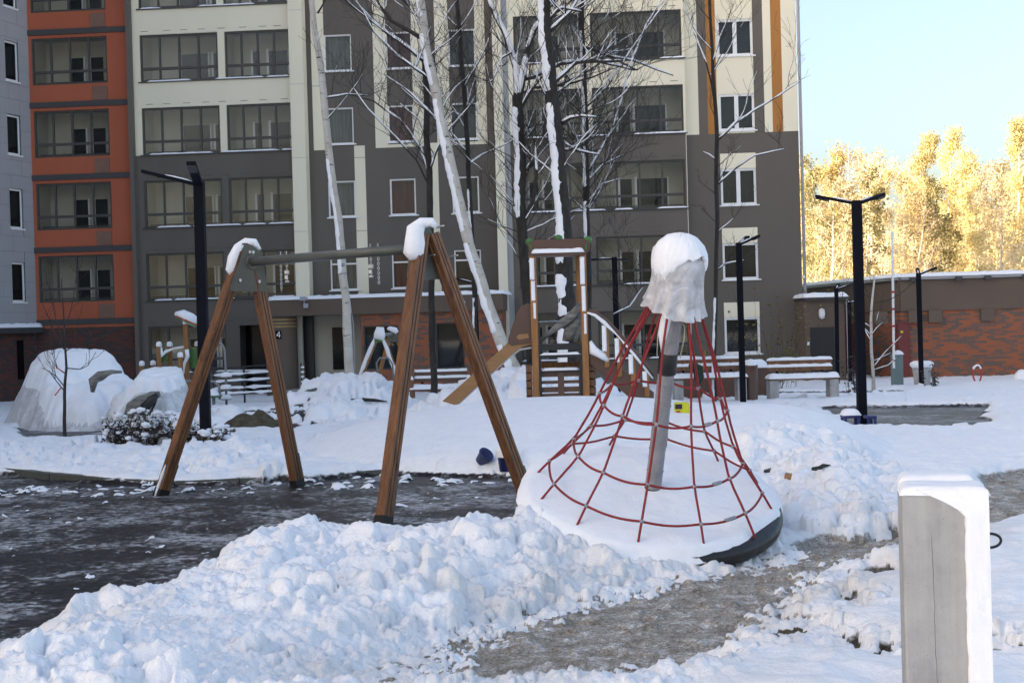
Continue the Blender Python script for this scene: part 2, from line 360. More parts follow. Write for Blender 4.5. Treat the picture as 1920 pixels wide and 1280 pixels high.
# rough bank behind the rope carousel
BK = GP((1420, 880), (1480, 868), (1600, 880), (1690, 925), (1690, 1000), (1560, 1012), (1480, 1010), (1440, 985))
dbk = sdist(wx, wy, BK); bk = ss(dbk, -.1, .9) * (.20 + .16 * fbm(GX, GY, 1.5, 3, 33))
B3 = GP((-400, 842), (60, 842), (330, 830), (560, 830), (575, 880), (560, 900), (330, 906), (0, 885), (-400, 890))
db3 = sdist(wx, wy, B3); b3 = ss(db3, -.1, .8) * (.04 + .13 * fbm(GX, GY, 1.1, 3, 34))
def dome(cx, cy, ax, ay, h, pw, rot=0.0):
    c, s = math.cos(rot), math.sin(rot); u = ((GX - cx) * c + (GY - cy) * s) / ax; v = (-(GX - cx) * s + (GY - cy) * c) / ay
    r = u * u + v * v; return h * np.clip(1 - r, 0, 1) ** pw, 1 - r
d1, r1 = dome(.62, 18.2, 3.55, 4.3, .58, .75)
d2, r2 = dome(2.75, 15.6, 1.6, 3.0, .52, .9, -.22)
d3, r3 = dome(-3.9, 30.5, 1.7, 2.6, .85, .9)
d4, r4 = dome(.3, 27.6, 2.3, 3.0, .85, .9)
d5, r5 = dome(-4.6, 27.2, 3.0, 1.5, .30, .9)
far_l = (d3 + d4 + d5) * (.78 + .5 * fbm(GX, GY, 1.6, 4, 41)) 
dm = np.maximum(d1, d2)
open_ = np.maximum(np.maximum(dR, dP), np.maximum(dA, dS))
cov = ss(-open_, -.02, .16)
THICK = T * cov + .02 * ss(-open_, 0, .3)
dmask = np.clip(dm / .12, 0, 1)
THICK = np.maximum(THICK * (1 - dmask) + dmask * .10, 0) + dm + far_l
THICK = np.maximum(THICK, np.maximum(pl, np.maximum(bk, b3) + T * cov))
smoothreg = np.maximum(dmask * (1 - ss(dbk, -.2, .2)), 0)
Z = ZB + THICK + (lump - .5) * .05 * cov * (1 - .95 * smoothreg) + .012 * (fbm(GX, GY, 1.5, 3, 77) - .5) * smoothreg
# thin ice and tread on the open patches
Z += (1 - cov) * (.018 * (fbm(GX, GY, 2.6, 4, 51) - .35) + .022 * ss(fbm(GX, GY, 7, 3, 52), .52, .75) * ss(dP, -.3, .2))
LY0, LY1 = math.log(3.9), .0030; NR1 = int(np.sum(YY < 16)); T0, DT = TT[0], TT[1] - TT[0]
CLOD = np.zeros(Z.shape); Z00 = Z.copy()
def splat(x, y, r, rz, asp, ang, tx, ty, sink):
    if y - r < 4 or y + r > 62: return
    i0 = int(np.searchsorted(YY, y - r)); i1 = int(np.searchsorted(YY, y + r)) + 1
    j0 = int(((x - r) / (y + (r if x < 0 else -r)) - T0) / DT); j1 = int(((x + r) / (y + (r if x > 0 else -r)) - T0) / DT) + 2
    j0 = max(0, j0 - 1); j1 = min(NT, j1 + 1)
    if j1 <= j0 or j0 >= NT: return
    ax = GX[i0:i1, j0:j1] - x; ay = GY[i0:i1, j0:j1] - y; c, s = math.cos(ang), math.sin(ang)
    u = (ax * c + ay * s) / r; v = (-ax * s + ay * c) / (r * asp); q = u * u + v * v
    if q.size == 0: return
    z0 = Z00[min(len(YY) - 1, (i0 + i1) // 2), min(NT - 1, (j0 + j1) // 2)] - sink * rz
    e = np.sqrt(np.clip(1 - q * q, 0, 1)) * rz; cut = rz * (.62 + tx * u + ty * v)
    zz = z0 + np.minimum(e, cut); ok = (q < 1) & (zz > Z[i0:i1, j0:j1])
    Z[i0:i1, j0:j1] = np.where(ok, zz, Z[i0:i1, j0:j1]); CLOD[i0:i1, j0:j1] = np.where(ok, 1, CLOD[i0:i1, j0:j1])
cr = random.Random(11)
def clods(n, x0, x1, y0, y1, inside, rmin, rmax, pw=2.2, tilt=.55, sink=.25):
    k = 0; tries = 0
    while k < n and tries < n * 12:
        tries += 1; x = cr.uniform(x0, x1); y = cr.uniform(y0, y1)
        i = int(np.searchsorted(YY, y)); j = int((x / y - T0) / DT)
        if not (0 <= i < len(YY) and 0 <= j < NT) or not inside(i, j): continue
        r = rmin + (rmax - rmin) * cr.random() ** pw
        splat(x, y, r, r * cr.uniform(.4, 1.0), cr.uniform(.45, 1), cr.uniform(0, 3.14), cr.uniform(-tilt, tilt), cr.uniform(-tilt, tilt), sink * cr.uniform(0, 1.6)); k += 1
clods(45, -4.2, 2.0, 4.2, 10, lambda i, j: dpl[i, j] > .15 and side[i, j] < .6, .09, .19, 1.8, .8)
CHK = fbm(GX, GY, 1.1, 3, 91)
clods(700, -4.2, 2.0, 4.2, 10, lambda i, j: dpl[i, j] > .05 and side[i, j] < .8 and CHK[i, j] > .45, .06, .17, 2.2, .9)
clods(2500, -4.2, 2.0, 4.2, 10, lambda i, j: dpl[i, j] > -.04 and CHK[i, j] > .40 + .15 * cr.random(), .02, .085, 2.0, .95)
clods(8500, -4.2, 2.0, 4.2, 10, lambda i, j: dpl[i, j] > -.1, .008, .028, 1.8, .95)
clods(2600, -3, 3, 5, 10, lambda i, j: -.6 < dP[i, j] < .12 + .2 * cr.random() ** 3 and dpl[i, j] > -.9, .012, .05, 2)
clods(1100, 2.0, 5.5, 8.5, 14, lambda i, j: dbk[i, j] > -.12, .03, .17, 2.2)
clods(900, -9, 1, 13.9, 19, lambda i, j: db3[i, j] > -.08 and dm[i, j] < .05, .03, .15, 2.2)
clods(170, -6, .4, 5, 14.2, lambda i, j: dR[i, j] > .02 and dpl[i, j] < .02 and fbm(np.array(GX[i, j]), np.array(GY[i, j]), .9, 2, 61) > .5, .012, .06, 2.6, sink=.6)
clods(160, -6, .4, 13.4, 14.4, lambda i, j: dR[i, j] > -.05, .02, .09, 2)
clods(700, .5, 4, 4.2, 9, lambda i, j: -.3 < dP[i, j] < .1 or -.15 < dS[i, j] < .1, .02, .09, 2)
clods(1300, -8, 3, 22, 33, lambda i, j: max(d3[i, j], d4[i, j], d5[i, j]) > .04, .06, .3, 2.2)
clods(1500, -18, 18, 18, 46, lambda i, j: open_[i, j] < -.05 and dm[i, j] < .03, .04, .22, 2.6)
Z += ((fbm(GX, GY, 38, 2, 71) - .5) * .022 + (fbm(GX, GY, 13, 3, 72) - .5) * .055 * (.5 + CHK) + (.5 - np.abs(fbm(GX, GY, 7, 3, 73) - .5) * 4) * .02) * np.clip(np.maximum(ss(dpl, -.1, .1), CLOD), 0, 1) * (GY < 13)
_C = CLOD.copy(); clods(2400, -2, 4, 4.5, 10, lambda i, j: dP[i, j] > .0, .006, .03, 2.4, .9, .5); CRUMB = (CLOD > _C); CLOD = _C + CRUMB * .35
def zat(x, y):
    i = min(max(int(np.searchsorted(YY, y)), 1), len(YY) - 1); j = (x / y - T0) / DT
    j = min(max(int(round(j)), 0), NT - 1); return float(Z[i, j])
def hit(px, py, y0=6.0):                                # first point of the snow surface seen at a pixel
    y = y0
    while y < 60:
        p = P(px, py, y)
        if zat(p.x, y) >= p.z: return p
        y += .02
    return P(px, py, 45)
def zlow(x, y, r=.15):
    return min(zat(x + a * r, y + b * r) for a in (-1, 0, 1) for b in (-1, 0, 1))
bare = np.clip(1 - cov, 0, 1) * (1 - np.clip(CLOD, 0, 1)) * (1 - ss(pl, .01, .06)) * (1 - ss(dm, .0, .05))
typ = np.clip(ss(dP, -.4, .1) - ss(dS, -.1, .02) * 0, 0, 1); soil = ss(dS, -.06, .03)
dirty = np.maximum(ss(sdist(GX, GY, PTH), -1.4, .15) * .6, .30 * ss(fbm(GX, GY, .8, 3, 95), .55, .72)) * (GY < 10)
def ground_mat():
    m, t, b, o = nodes('snow_slush_and_wet_paving'); v = texco(t, 'Object')
    def at(n): a = t.nodes.new('ShaderNodeAttribute'); a.attribute_name = n; return a.outputs['Fac']
    A, TY, SO, DI = at('bare'), at('typ'), at('soil'), at('dirty')
    n1 = noise(t, v, 1.7, 8, .62, .4); n2 = noise(t, v, 7, 7, .65, .3); n3 = noise(t, v, 45, 5, .65); n4 = noise(t, v, .55, 3)
    rub = ramp(t, mth(t, 'ADD', mth(t, 'MULTIPLY', n2, .6), mth(t, 'MULTIPLY', n4, .4)), [(.35, (.006, .0055, .005)), (.5, (.014, .012, .011)), (.65, (.055, .045, .038))])
    ice = ramp(t, n3, [(.3, (.27, .265, .27)), (.7, (.55, .56, .58))])
    icem = ramp(t, mth(t, 'ADD', mth(t, 'MULTIPLY', n1, .42), mth(t, 'ADD', mth(t, 'MULTIPLY', noise(t, v, 13, 8, .72, .5), .55), mth(t, 'MULTIPLY', n4, .2))), [(.565, 0.), (.605, .18), (.635, .6), (.67, 1.)])
    rub = mix(t, icem, rub, ice)
    slu = ramp(t, mth(t, 'ADD', mth(t, 'MULTIPLY', n2, .38), mth(t, 'ADD', mth(t, 'MULTIPLY', n3, .34), mth(t, 'MULTIPLY', noise(t, v, 110, 4, .6), .28))), [(.36, (.085, .064, .046)), (.455, (.205, .168, .13)), (.535, (.38, .345, .305)), (.59, (.66, .65, .645))])
    soi = ramp(t, n3, [(.3, (.03, .022, .014)), (.7, (.11, .085, .055))])
    grd = mix(t, SO, mix(t, TY, rub, slu), soi)
    sn = ramp(t, n2, [(.3, (.80, .82, .855)), (.65, (.88, .895, .925))])
    spots = ramp(t, noise(t, v, 26, 3, .5), [(.70, 0.), (.76, 1.)])
    dm_ = mth(t, 'MULTIPLY', DI, ramp(t, n1, [(.4, .1), (.7, 1.)]))
    sn = mix(t, dm_, sn, (.50, .455, .40)); sn = mix(t, mth(t, 'MULTIPLY', spots, mth(t, 'MULTIPLY', DI, .7)), sn, (.2, .16, .12))
    e = mth(t, 'ADD', A, mth(t, 'MULTIPLY', mth(t, 'SUBTRACT', n2, .5), .9)); mk = ramp(t, e, [(.42, 0.), (.6, 1.)])
    ln(t, mix(t, mk, sn, grd), b.inputs['Base Color'])
    rr = mix(t, TY, ramp(t, icem, [(0, .38), (1, .6)]), (.55, .55, .55)); ln(t, mix(t, mk, (.65, .65, .65), rr), b.inputs['Roughness'])
    ln(t, mix(t, mk, (.3, .3, .3), (.16, .16, .16)), b.inputs['Specular IOR Level'])
    k0 = bump(t, None, noise(t, v, 19, 5, .6), .45, .03); k1 = bump(t, None, n2, .3, .03, k0); bump(t, b, n3, .5, .012, k1); return m
M['ground'] = ground_mat()
# split the one sheet into its named pieces
nr = len(YY); lab = np.zeros(Z.shape, int)
lab[dR > 0] = 1; lab[(dP > 0) | (dS > 0)] = 2; lab[dA > 0] = 3
lab[(r1 > .02) & (dm > .02)] = 4; lab[(r2 > .02) & (d2 > d1)] = 5
lab[dbk > -.05] = 6; lab[dpl > -.02] = 7
lab[np.maximum(r3, np.maximum(r4, r5)) > .05] = 8
fl = lab[:-1, :-1]
ATT = {'bare': bare, 'typ': typ, 'soil': soil, 'dirty': dirty}
def piece(k, name):
    ii, jj = np.nonzero(fl == k); a = ii * NT + jj; q = np.stack([a, a + 1, a + NT + 1, a + NT], 1)
    ids, inv = np.unique(q, return_inverse=True); q = inv.reshape(q.shape)
    me = bpy.data.meshes.new(name); co = np.stack([GX.ravel()[ids], GY.ravel()[ids], Z.ravel()[ids]], 1).astype(np.float32)
    me.vertices.add(len(ids)); me.vertices.foreach_set('co', co.ravel()); me.loops.add(q.size); me.loops.foreach_set('vertex_index', q.ravel().astype(np.int32))
    me.polygons.add(len(q)); me.polygons.foreach_set('loop_start', np.arange(0, q.size, 4, dtype=np.int32)); me.polygons.foreach_set('loop_total', np.full(len(q), 4, np.int32))
    me.update(calc_edges=True); me.polygons.foreach_set('use_smooth', [True] * len(q))
    for n, a in ATT.items():
        at = me.attributes.new(n, 'FLOAT', 'POINT'); at.data.foreach_set('value', a.ravel()[ids].astype(np.float32))
    return link(name, me, M['ground'])
tag(piece(0, 'snow_ground'), kind='structure'); tag(piece(1, 'rubber_paving'), kind='structure')
tag(piece(2, 'path'), kind='structure'); tag(piece(3, 'asphalt'), kind='structure')
tag(piece(4, 'snow_mound'), 'wide smooth snow mound between the rope carousel and the slide tower', 'snow mound')
tag(piece(5, 'snow_mound'), 'smooth low snow mound sloping down beside the two-armed lamp with a blue chair', 'snow mound')
tag(piece(6, 'snow_bank'), 'rough lumpy snow bank with dark litter beside the rope carousel', 'snow bank')
tag(piece(7, 'snow_pile'), 'big heap of shovelled chunky snow in front of the wooden swing frame', 'snow pile')
tag(piece(8, 'snow_pile'), 'lumpy snow pile around the leaning birch trunks near the brick entrance', 'snow pile')
# plain sheet to the horizon, a little lower
g = MB(); ys = [-60, 0, 3.9, 14, 18, 22, 26, 30, 34, 38, 42, 46, 64, 120, 400, 1500]; xs = [-1500, -200, -60, -20, 0, 20, 60, 200, 1500]
for y in ys:
    for x in xs: g.v.append((x, y, zb(y) - .07))
for i in range(len(ys) - 1):
    for j in range(len(xs) - 1): a = i * len(xs) + j; g.f.append((a, a + 1, a + len(xs) + 1, a + len(xs)))
g.m = [0] * len(g.f); tag(g.build('ground', M['snow_far']), kind='structure')
# kerb along the far edge of the rubber paving
kp = [G(a, b) for a, b in ((-260, 886), (-100, 886), (0, 889), (100, 899), (200, 906), (330, 912), (450, 907), (560, 901), (640, 896), (720, 891), (800, 888), (900, 885), (1010, 885))]
kr = empty('kerb', kp[0]); tag(kr, kind='structure')
for i in range(len(kp) - 1):
    a, b = kp[i], kp[i + 1]; mb = MB(); mb.beam((a.x, a.y, -.02), (b.x - (b.x - a.x) * .01, b.y - (b.y - a.y) * .01, -.02), .09, .16 + .004 * (i % 2)); loc_mb(mb, kr).build('kerb_stone', M['kerb'] if 'kerb' in M else M['green_steel'], kr)
# ------------------------------------------------------------------ long apartment house
ST, S0 = 2.83, .19; NF = 7; TOP = S0 + ST * NF + 1.0; ZG = -.95
bld = empty('apartment_building', (FO.x, FO.y, ZG), -YAW)
tag(bld, 'brown and beige plaster apartment block with glazed loggias and orange stripes', 'apartment block')
def bb(mb, name, mt, parent=bld, smooth=False): 
    if parent is bld: mb.v = [(x, y, z - ZG) for x, y, z in mb.v]
    return mb.build(name, mt, parent, smooth)
def wall(u0, u1, z0, z1, y, openings, colour, ub=(), zbk=(), depth=.22):
    # front skin with real openings and reveals; openings = (u0,u1,z0,z1,depth)
    us = sorted(set([u0, u1, *ub] + [a for o in openings for a in o[:2]])); zs = sorted(set([z0, z1, *zbk] + [a for o in openings for a in o[2:4]]))
    us = [a for a in us if u0 - 1e-6 <= a <= u1 + 1e-6]; zs = [a for a in zs if z0 - 1e-6 <= a <= z1 + 1e-6]; mb = MB()
    for i in range(len(us) - 1):
        for j in range(len(zs) - 1):
            a, b, c, d = us[i], us[i + 1], zs[j], zs[j + 1]; um, zm = (a + b) / 2, (c + d) / 2
            if b - a < 1e-5 or d - c < 1e-5 or any(o[0] < um < o[1] and o[2] < zm < o[3] for o in openings): continue
            mb.add([(a, y, c), (b, y, c), (b, y, d), (a, y, d)], [(0, 1, 2, 3)], colour(um, zm))
    for o in openings:
        a, b, c, d = o[:4]; dp = o[4] if len(o) > 4 else depth; m = colour(a - .02, (c + d) / 2)
        mb.add([(a, y, c), (b, y, c), (b, y, d), (a, y, d), (a, y + dp, c), (b, y + dp, c), (b, y + dp, d), (a, y + dp, d)], [(0, 4, 5, 1), (1, 5, 6, 2), (2, 6, 7, 3), (3, 7, 4, 0)], m)
    return mb
SILL = [S0 + ST * k for k in range(NF)]
WC = [M['beige'], M['brown'], M['orange'], M['stripe'], M['dark_band'], M['brick'], M['brick_red'], M['brown_porch']]
HL = 1.82
CUT = SILL[3] - .02                                     # beige above, brown below
# loggia kits, built once per type and copied per storey
def loggia(name, wd, ht, nm, win, door, warm, frame_mat=None, lite=False):
    r = link(name, MB().box((0, 1.4, 0), (.01, .01, .01)).mesh(name), M['loggia_in']); bpy.data.objects.remove(r)
    mb = MB(); D = 1.35
    mb.add([(0, D, -.9), (wd, D, -.9), (wd, D, ht + .3), (0, D, ht + .3)], [(0, 1, 2, 3)])
    mb.add([(0, .05, -.9), (0, D, -.9), (0, D, ht + .3), (0, .05, ht + .3)], [(3, 2, 1, 0)]); mb.add([(wd, .05, -.9), (wd, D, -.9), (wd, D, ht + .3), (wd, .05, ht + .3)], [(0, 1, 2, 3)])
    mb.add([(0, .05, ht + .3), (wd, .05, ht + .3), (wd, D, ht + .3), (0, D, ht + .3)], [(3, 2, 1, 0)]); mb.add([(0, .05, -.9), (wd, .05, -.9), (wd, D, -.9), (0, D, -.9)], [(0, 1, 2, 3)])
    root = link(name, mb.mesh(name), M['loggia_in']); fm = M['frame_dark']; t = .075; xs = [wd * i / nm for i in range(nm + 1)]
    f = MB(); f.bx(0, wd, .06, .14, 0, t); f.bx(0, wd, .06, .14, ht - t, ht); f.bx(t, wd - t, .061, .139, .46, .46 + .1)
    f.bx(0, t, .062, .138, t, ht - t); f.bx(wd - t, wd, .062, .138, t, ht - t)
    for x in xs[1:-1]: f.bx(x - t / 2, x + t / 2, .063, .137, t, ht - t)
    f.build('frame', fm, root)
    for i in range(nm): MB().bx(xs[i] + .04, xs[i + 1] - .04, .095, .105, .05, ht - .05).build('pane', M['glass'], root)
    a = MB()
    a.bx(win[0] * wd, win[1] * wd, D - .05, D - .01, .02, ht * .70); a.build('balcony_window', M['glass_dark'], root)
    a = MB(); a.bx(win[0] * wd - .09, win[0] * wd, D - .07, D - .004, -.05, ht * .70 + .09); a.bx(win[1] * wd, win[1] * wd + .05, D - .07, D - .004, -.05, ht * .70 + .05); a.build('window_frame', M['frame_white'], root)
    MB().bx(door[0] * wd, door[1] * wd, D - .05, D - .01, -.88, ht * .70).build('balcony_door', M['glass_dark'], root)
    a = MB(); a.bx(door[0] * wd - .08, door[0] * wd, D - .06, D - .004, -.9, ht * .70 + .06); a.build('door_frame', M['frame_white'], root)
    a = MB(); a.bx(.1, wd - .1, .35, .39, .12, .16)
    for i in range(9): x = .12 + (wd - .24) * i / 8; a.bx(x - .01, x + .01, .36, .38, -.85, .12)
    a.build('inner_railing', M['frame_dark'], root)
    return root
def place(proto, first, u, y, z):
    o = proto if first else copy_tree(proto)
    o.parent = bld; o.location = (u, y, z - ZG); return o
loggias = [('B', -18.55, -15.52, (.36, .52), (.62, .78), 4, -.02), ('C1', -14.22, -11.13, (.40, .75), (.82, .96), 4, -.06), ('C2', -10.86, -8.30, (.55, .85), (.30, .40), 4, -.06),
           ('G1', .35, 3.02, (.36, .62), (.15, .27), 4, .03), ('G2', 3.28, 6.72, (.48, .82), (.29, .42), 4, .03)]
opB, opC, opG = [], [], []
for nm_, a, b, wi, do, n, dz in loggias:
    pr = loggia('loggia', b - a, HL, n, wi, do, 0)
    ks = range(0 if nm_ in ('G1', 'G2', 'C1') else 1, NF)
    for i, k in enumerate(ks):
        place(pr, i == 0, a, 0.0, SILL[k] + dz)
        (opB if nm_ == 'B' else opC if nm_[0] == 'C' else opG).append((a, b, SILL[k] + dz, SILL[k] + dz + HL, .06))
# left bay in orange with dark bands
bands = [k * ST + S0 + 2.10 - .18 for k in range(0, NF)]
def colB(u, z): return 4 if any(c < z < c + .22 for c in bands) else (2 if z > 2.0 else 6)
mb = wall(-18.75, -14.66, ZG, TOP, 0, opB + [], colB, zbk=[2.0] + [c for c in bands] + [c + .22 for c in bands]); bb(mb, 'orange_wall', WC)
for k in range(1, NF):
    mb = MB(); mb.bx(-16.15, -15.55, -.035, .01, SILL[k] - .68, SILL[k] - .13); p_ = bb(mb, 'vent_grille', M['grille'] if 'grille' in M else M['plank_brown'])
    mb = MB(); mb.bx(-18.72, -14.70, -.05, .005, bands[k] + .003, bands[k] + .217); bb(mb, 'band', M['dark_band'])
mb = MB(); mb.bx(-18.72, -14.70, -.05, .005, bands[0] + .003, bands[0] + .217); bb(mb, 'band', M['dark_band'])
# beige / brown loggia bay
def colC(u, z): return 0 if z > CUT - .06 else 1
mb = wall(-14.66, -8.29, ZG, TOP, 0, opC + [(-10.6, -9.2, ZG, 1.9, .9)], colC, zbk=[CUT - .06]); bb(mb, 'loggia_bay_wall', WC)
mb = MB(); mb.bx(-10.6, -9.2, .88, .9, ZG, 1.9); bb(mb, 'passage_door', M['glass_black'])
mb = MB(); mb.bx(-14.66, -14.5, -.28, 0, ZG, TOP); bb(mb, 'edge_rib', M['brown'])
def colG(u, z): return 0 if z > CUT + .08 else 1
mb = wall(.12, 6.78, ZG, TOP, 0, opG, colG, zbk=[CUT + .08]); bb(mb, 'loggia_bay_wall', WC)
# parapet drip edges and snow on the ledges
rs = random.Random(3)
for grp, a0, b0, dz in (('C', -14.3, -8.3, -.06), ('G', .3, 6.85, .03)):
    for k in range(0, NF):
        z = SILL[k] + dz
        mb = MB(); mb.bx(a0, b0, -.06, .02, z - .045, z - .003); bb(mb, 'ledge', M['dark_band'] if k < 3 else M['frame_dark'])
        mb = MB(); x = a0 + rs.uniform(.0, .6)
        while x < b0 - .4:
            L = min(rs.uniform(.6, 2.6), b0 - x - .02); mb.snow((x + L / 2, -.02, z - .004), L, .1, .055, over=.0, seed=k * 3 + x, ny=4, nx=max(6, int(L / .15))); x += L + rs.choice([.05, .3, .9, 1.4])
        bb(mb, 'ledge_snow', M['snow'], smooth=True)['kind'] = 'stuff'
        if z > 1: 
            mb = MB()
            for i in range(8): u = a0 + (b0 - a0) * (i + .5) / 8 + rs.uniform(-.1, .1); mb.bx(u - .14, u + .14, -.012, .003, z - .88, z - .865)
            bb(mb, 'drain_slots', M['dark_band'])['kind'] = 'stuff'
# pilasters
for a, b in ((-8.29, -7.75), (-.45, -.10)):
    mb = MB(); mb.bx(a, b, -.22, .42, ZG, TOP); bb(mb, 'pilaster', M['beige'])
mb = MB(); mb.bx(-.10, .12, .02, .4, ZG, TOP); bb(mb, 'pilaster', M['panel'])
# stair section with three window columns, set back
YB = .40
w1, w2, w3 = (-7.05, -5.98), (-4.63, -3.62), (-2.20, -1.16); WH = 1.40
opW = []
for k in range(1, NF):
    for (a, b) in (w1, w2, w3): opW.append((a, b, SILL[k] + .14, SILL[k] + .14 + WH, .18))
zc = SILL[3] + .05
def colW(u, z):
    if z > zc:
        if -7.56 < u < w1[0]: return 0
        if -5.13 < u < w2[0] or w2[1] < u < -3.12: return 0
        if -2.72 < u < w3[0] or w3[1] < u < -.78: return 0
        return 1
    if z > zc - .12 and (-5.13 < u < -3.12 or -2.72 < u < -.78 or -7.56 < u < w1[0]): return 0
    if z > 2.9 and (-5.98 < u < -5.56 or -3.14 < u < -2.72): return 0
    return 1
mb = wall(-7.75, -.45, ZG, TOP, YB, opW, colW, ub=[-7.56, -5.56, -5.13, -3.12, -3.14, -2.72, -.78], zbk=[zc, zc - .12, 2.9]); bb(mb, 'stairwell_wall', WC)
for k in range(1, NF):
    mb = MB(); mb.bx(-7.74, -.46, YB - .006, YB + .004, SILL[k] - .42, SILL[k] - .405); bb(mb, 'wall_joint', M['seam'])
for a, b in ((-8.29, -7.75), (-.45, -.10)):
    for k in range(1, NF): mb = MB(); mb.bx(a - .002, b + .002, -.223, -.2, SILL[k] - .42, SILL[k] - .408); bb(mb, 'wall_joint', M['panel'])
def window(u0, u1, z0, z1, y, split, mt_room, lead, parent=bld, sill=True, fr=.06, topsplit=False, pane_mat=None):
    f = MB(); f.bx(u0, u1, y + .04, y + .11, z0, z0 + fr); f.bx(u0, u1, y + .04, y + .11, z1 - fr, z1); f.bx(u0, u0 + fr, y + .041, y + .109, z0 + fr, z1 - fr); f.bx(u1 - fr, u1, y + .041, y + .109, z0 + fr, z1 - fr)
    if split: f.bx((u0 + u1) / 2 - fr * .9, (u0 + u1) / 2 + fr * .9, y + .039, y + .111, z0 + fr, z1 - fr)
    if topsplit: f.bx(u0 + fr, u1 - fr, y + .039, y + .111, z1 - .42, z1 - .36)
    fo = bb(f, 'window', lead)
    def sub(m_, n_, mt_): m_.v = [(x, yy, z - ZG) for x, yy, z in m_.v]; return m_.build(n_, mt_, fo)
    xs = [(u0, (u0 + u1) / 2), ((u0 + u1) / 2, u1)] if split else [(u0, u1)]
    for a, b in xs: sub(MB().bx(a + .03, b - .03, y + .07, y + .08, z0 + .03, z1 - .03), 'pane', pane_mat or M['glass'])
    if mt_room is not None:
        sub(MB().bx(u0, u1, y + .24, y + .26, z0, z1), 'curtain', mt_room)
    if sill:
        sub(MB().bx(u0 - .06, u1 + .10, y - .06, y + .05, z0 - .05, z0 - .004), 'sill', M['frame_white']); s_ = MB().snow(((u0 + u1) / 2 + .02, y - .02, z0 - .004), u1 - u0 + .1, .08, .025, over=0, seed=u0 + z0, ny=4, nx=8); sub(s_, 'sill_snow', M['snow'])
    return fo
for k in range(1, NF):
    for i, (a, b) in enumerate((w1, w2, w3)):
        window(a, b, SILL[k] + .14, SILL[k] + .14 + WH, YB, False, M['curtain_red'] if i == 1 else M['curtain'] if i == 0 else M['glass_dark'], M['frame_white'], fr=.05 if k != 2 else .06, topsplit=(k == 1))
# right end: white double windows, orange stripes, dark lower part
hs = 1.008
op = [(8.08, 9.42, SILL[k] + .09, SILL[k] + 1.47, .16) for k in range(NF)]
zh = SILL[3] - .02
def colH(u, z):
    for k in range(0, 3):
        if 8.08 < u < 9.42 and SILL[k] + 1.46 < z < SILL[k] + 2.05: return 0
    if z < zh: return 1
    if u < 7.32: return 0
    if u < 7.66: return 1
    if u < 8.02: return 3
    if u < 9.42: return 0
    if u < 9.80: return 1
    if u < 10.10: return 0
    if u < 10.49: return 3
    return 0
XE = 11.05
mb = wall(6.78, XE, ZG, TOP, YB, op, colH, ub=[7.32, 7.66, 8.02, 9.42, 9.80, 10.10, 10.49], zbk=[zh] + [SILL[k] + 2.05 for k in range(3)]); bb(mb, 'end_wall', WC)
for k in range(NF): window(8.08, 9.42, SILL[k] + .09, SILL[k] + 1.47, YB, True, M['glass_dark'], M['frame_white'], fr=.085)
mb = MB(); mb.bx(6.78, 6.80, 0, YB, ZG, TOP); bb(mb, 'bay_return', [M['beige']])
mb = MB(); mb.add([(XE, YB, ZG), (XE, 13.5, ZG), (XE, 13.5, TOP), (XE, YB, TOP)], [(0, 1, 2, 3)]); mb.add([(-18.7, 13.5, ZG), (XE, 13.5, ZG), (XE, 13.5, TOP), (-18.7, 13.5, TOP)], [(3, 2, 1, 0)])
mb.add([(-18.75, 0.0, TOP), (.0, 0, TOP), (XE, .41, TOP), (XE, 13.5, TOP), (-18.75, 13.5, TOP)], [(0, 1, 2, 3, 4)]); bb(mb, 'rear_walls_and_roof', M['beige'])
mb = MB().tube([(XE + .1, YB + .0, ZG), (XE + .1, YB, TOP)], .06, 8); bb(mb, 'drainpipe', M['panel'], smooth=True)
mb = MB(); mb.tube([(XE + .05, YB - .0, 3.1), (XE - .0, YB - .35, 3.12)], .02, 6); mb.box((XE - .02, YB - .42, 3.12), (.1, .22, .1)); bb(mb, 'security_camera', M['white_paint'])
# entrance block in front of the stair section
c0 = FA(507, 553, 2.5)[0]; c1 = FA(942, 545, 2.5)[0]; zt = FA(700, 551, 2.5)[1] - .12; zf = FA(700, 588, 2.5)[1]
mb = MB(); mb.bx(c0, c1, -2.5, -.25, zf, zt); bb(mb, 'entrance_canopy', M['brown_porch'])
mb = MB(); mb.snow(((c0 + c1) / 2, -1.38, zt - .003), c1 - c0, 2.2, .13, over=.06, nx=60, ny=14, seed=4); bb(mb, 'canopy_snow', M['snow'], smooth=True)
b0, b1 = FA(676, 600, 2.3)[0], FA(941, 600, 2.3)[0]
ow = []
for (xa, ya, xb, yb) in ((681, 611, 749, 692), (816, 605, 872, 690)):
    ua, za = FA(xa, ya, 2.3); ub_, zb_ = FA(xb, yb, 2.3); ow.append((ua, ub_, zb_, za, .25))
mb = wall(b0, b1, ZG, zf - .003, -2.3, ow, lambda u, z: 5); bb(mb, 'brick_front', WC)
mb = MB(); mb.bx(b1 - .02, b1 + .003, -2.29, .3, ZG, zf - .004); bb(mb, 'brick_return', M['brick']); mb = MB(); mb.bx(b0 - .003, b0 + .02, -2.29, -.02, ZG, zf - .004); bb(mb, 'brick_return', M['brick'])
for o in ow: window(o[0], o[1], o[2], o[3], -2.3, False, M['glass_dark'], M['frame_dark'], sill=False, fr=.05)
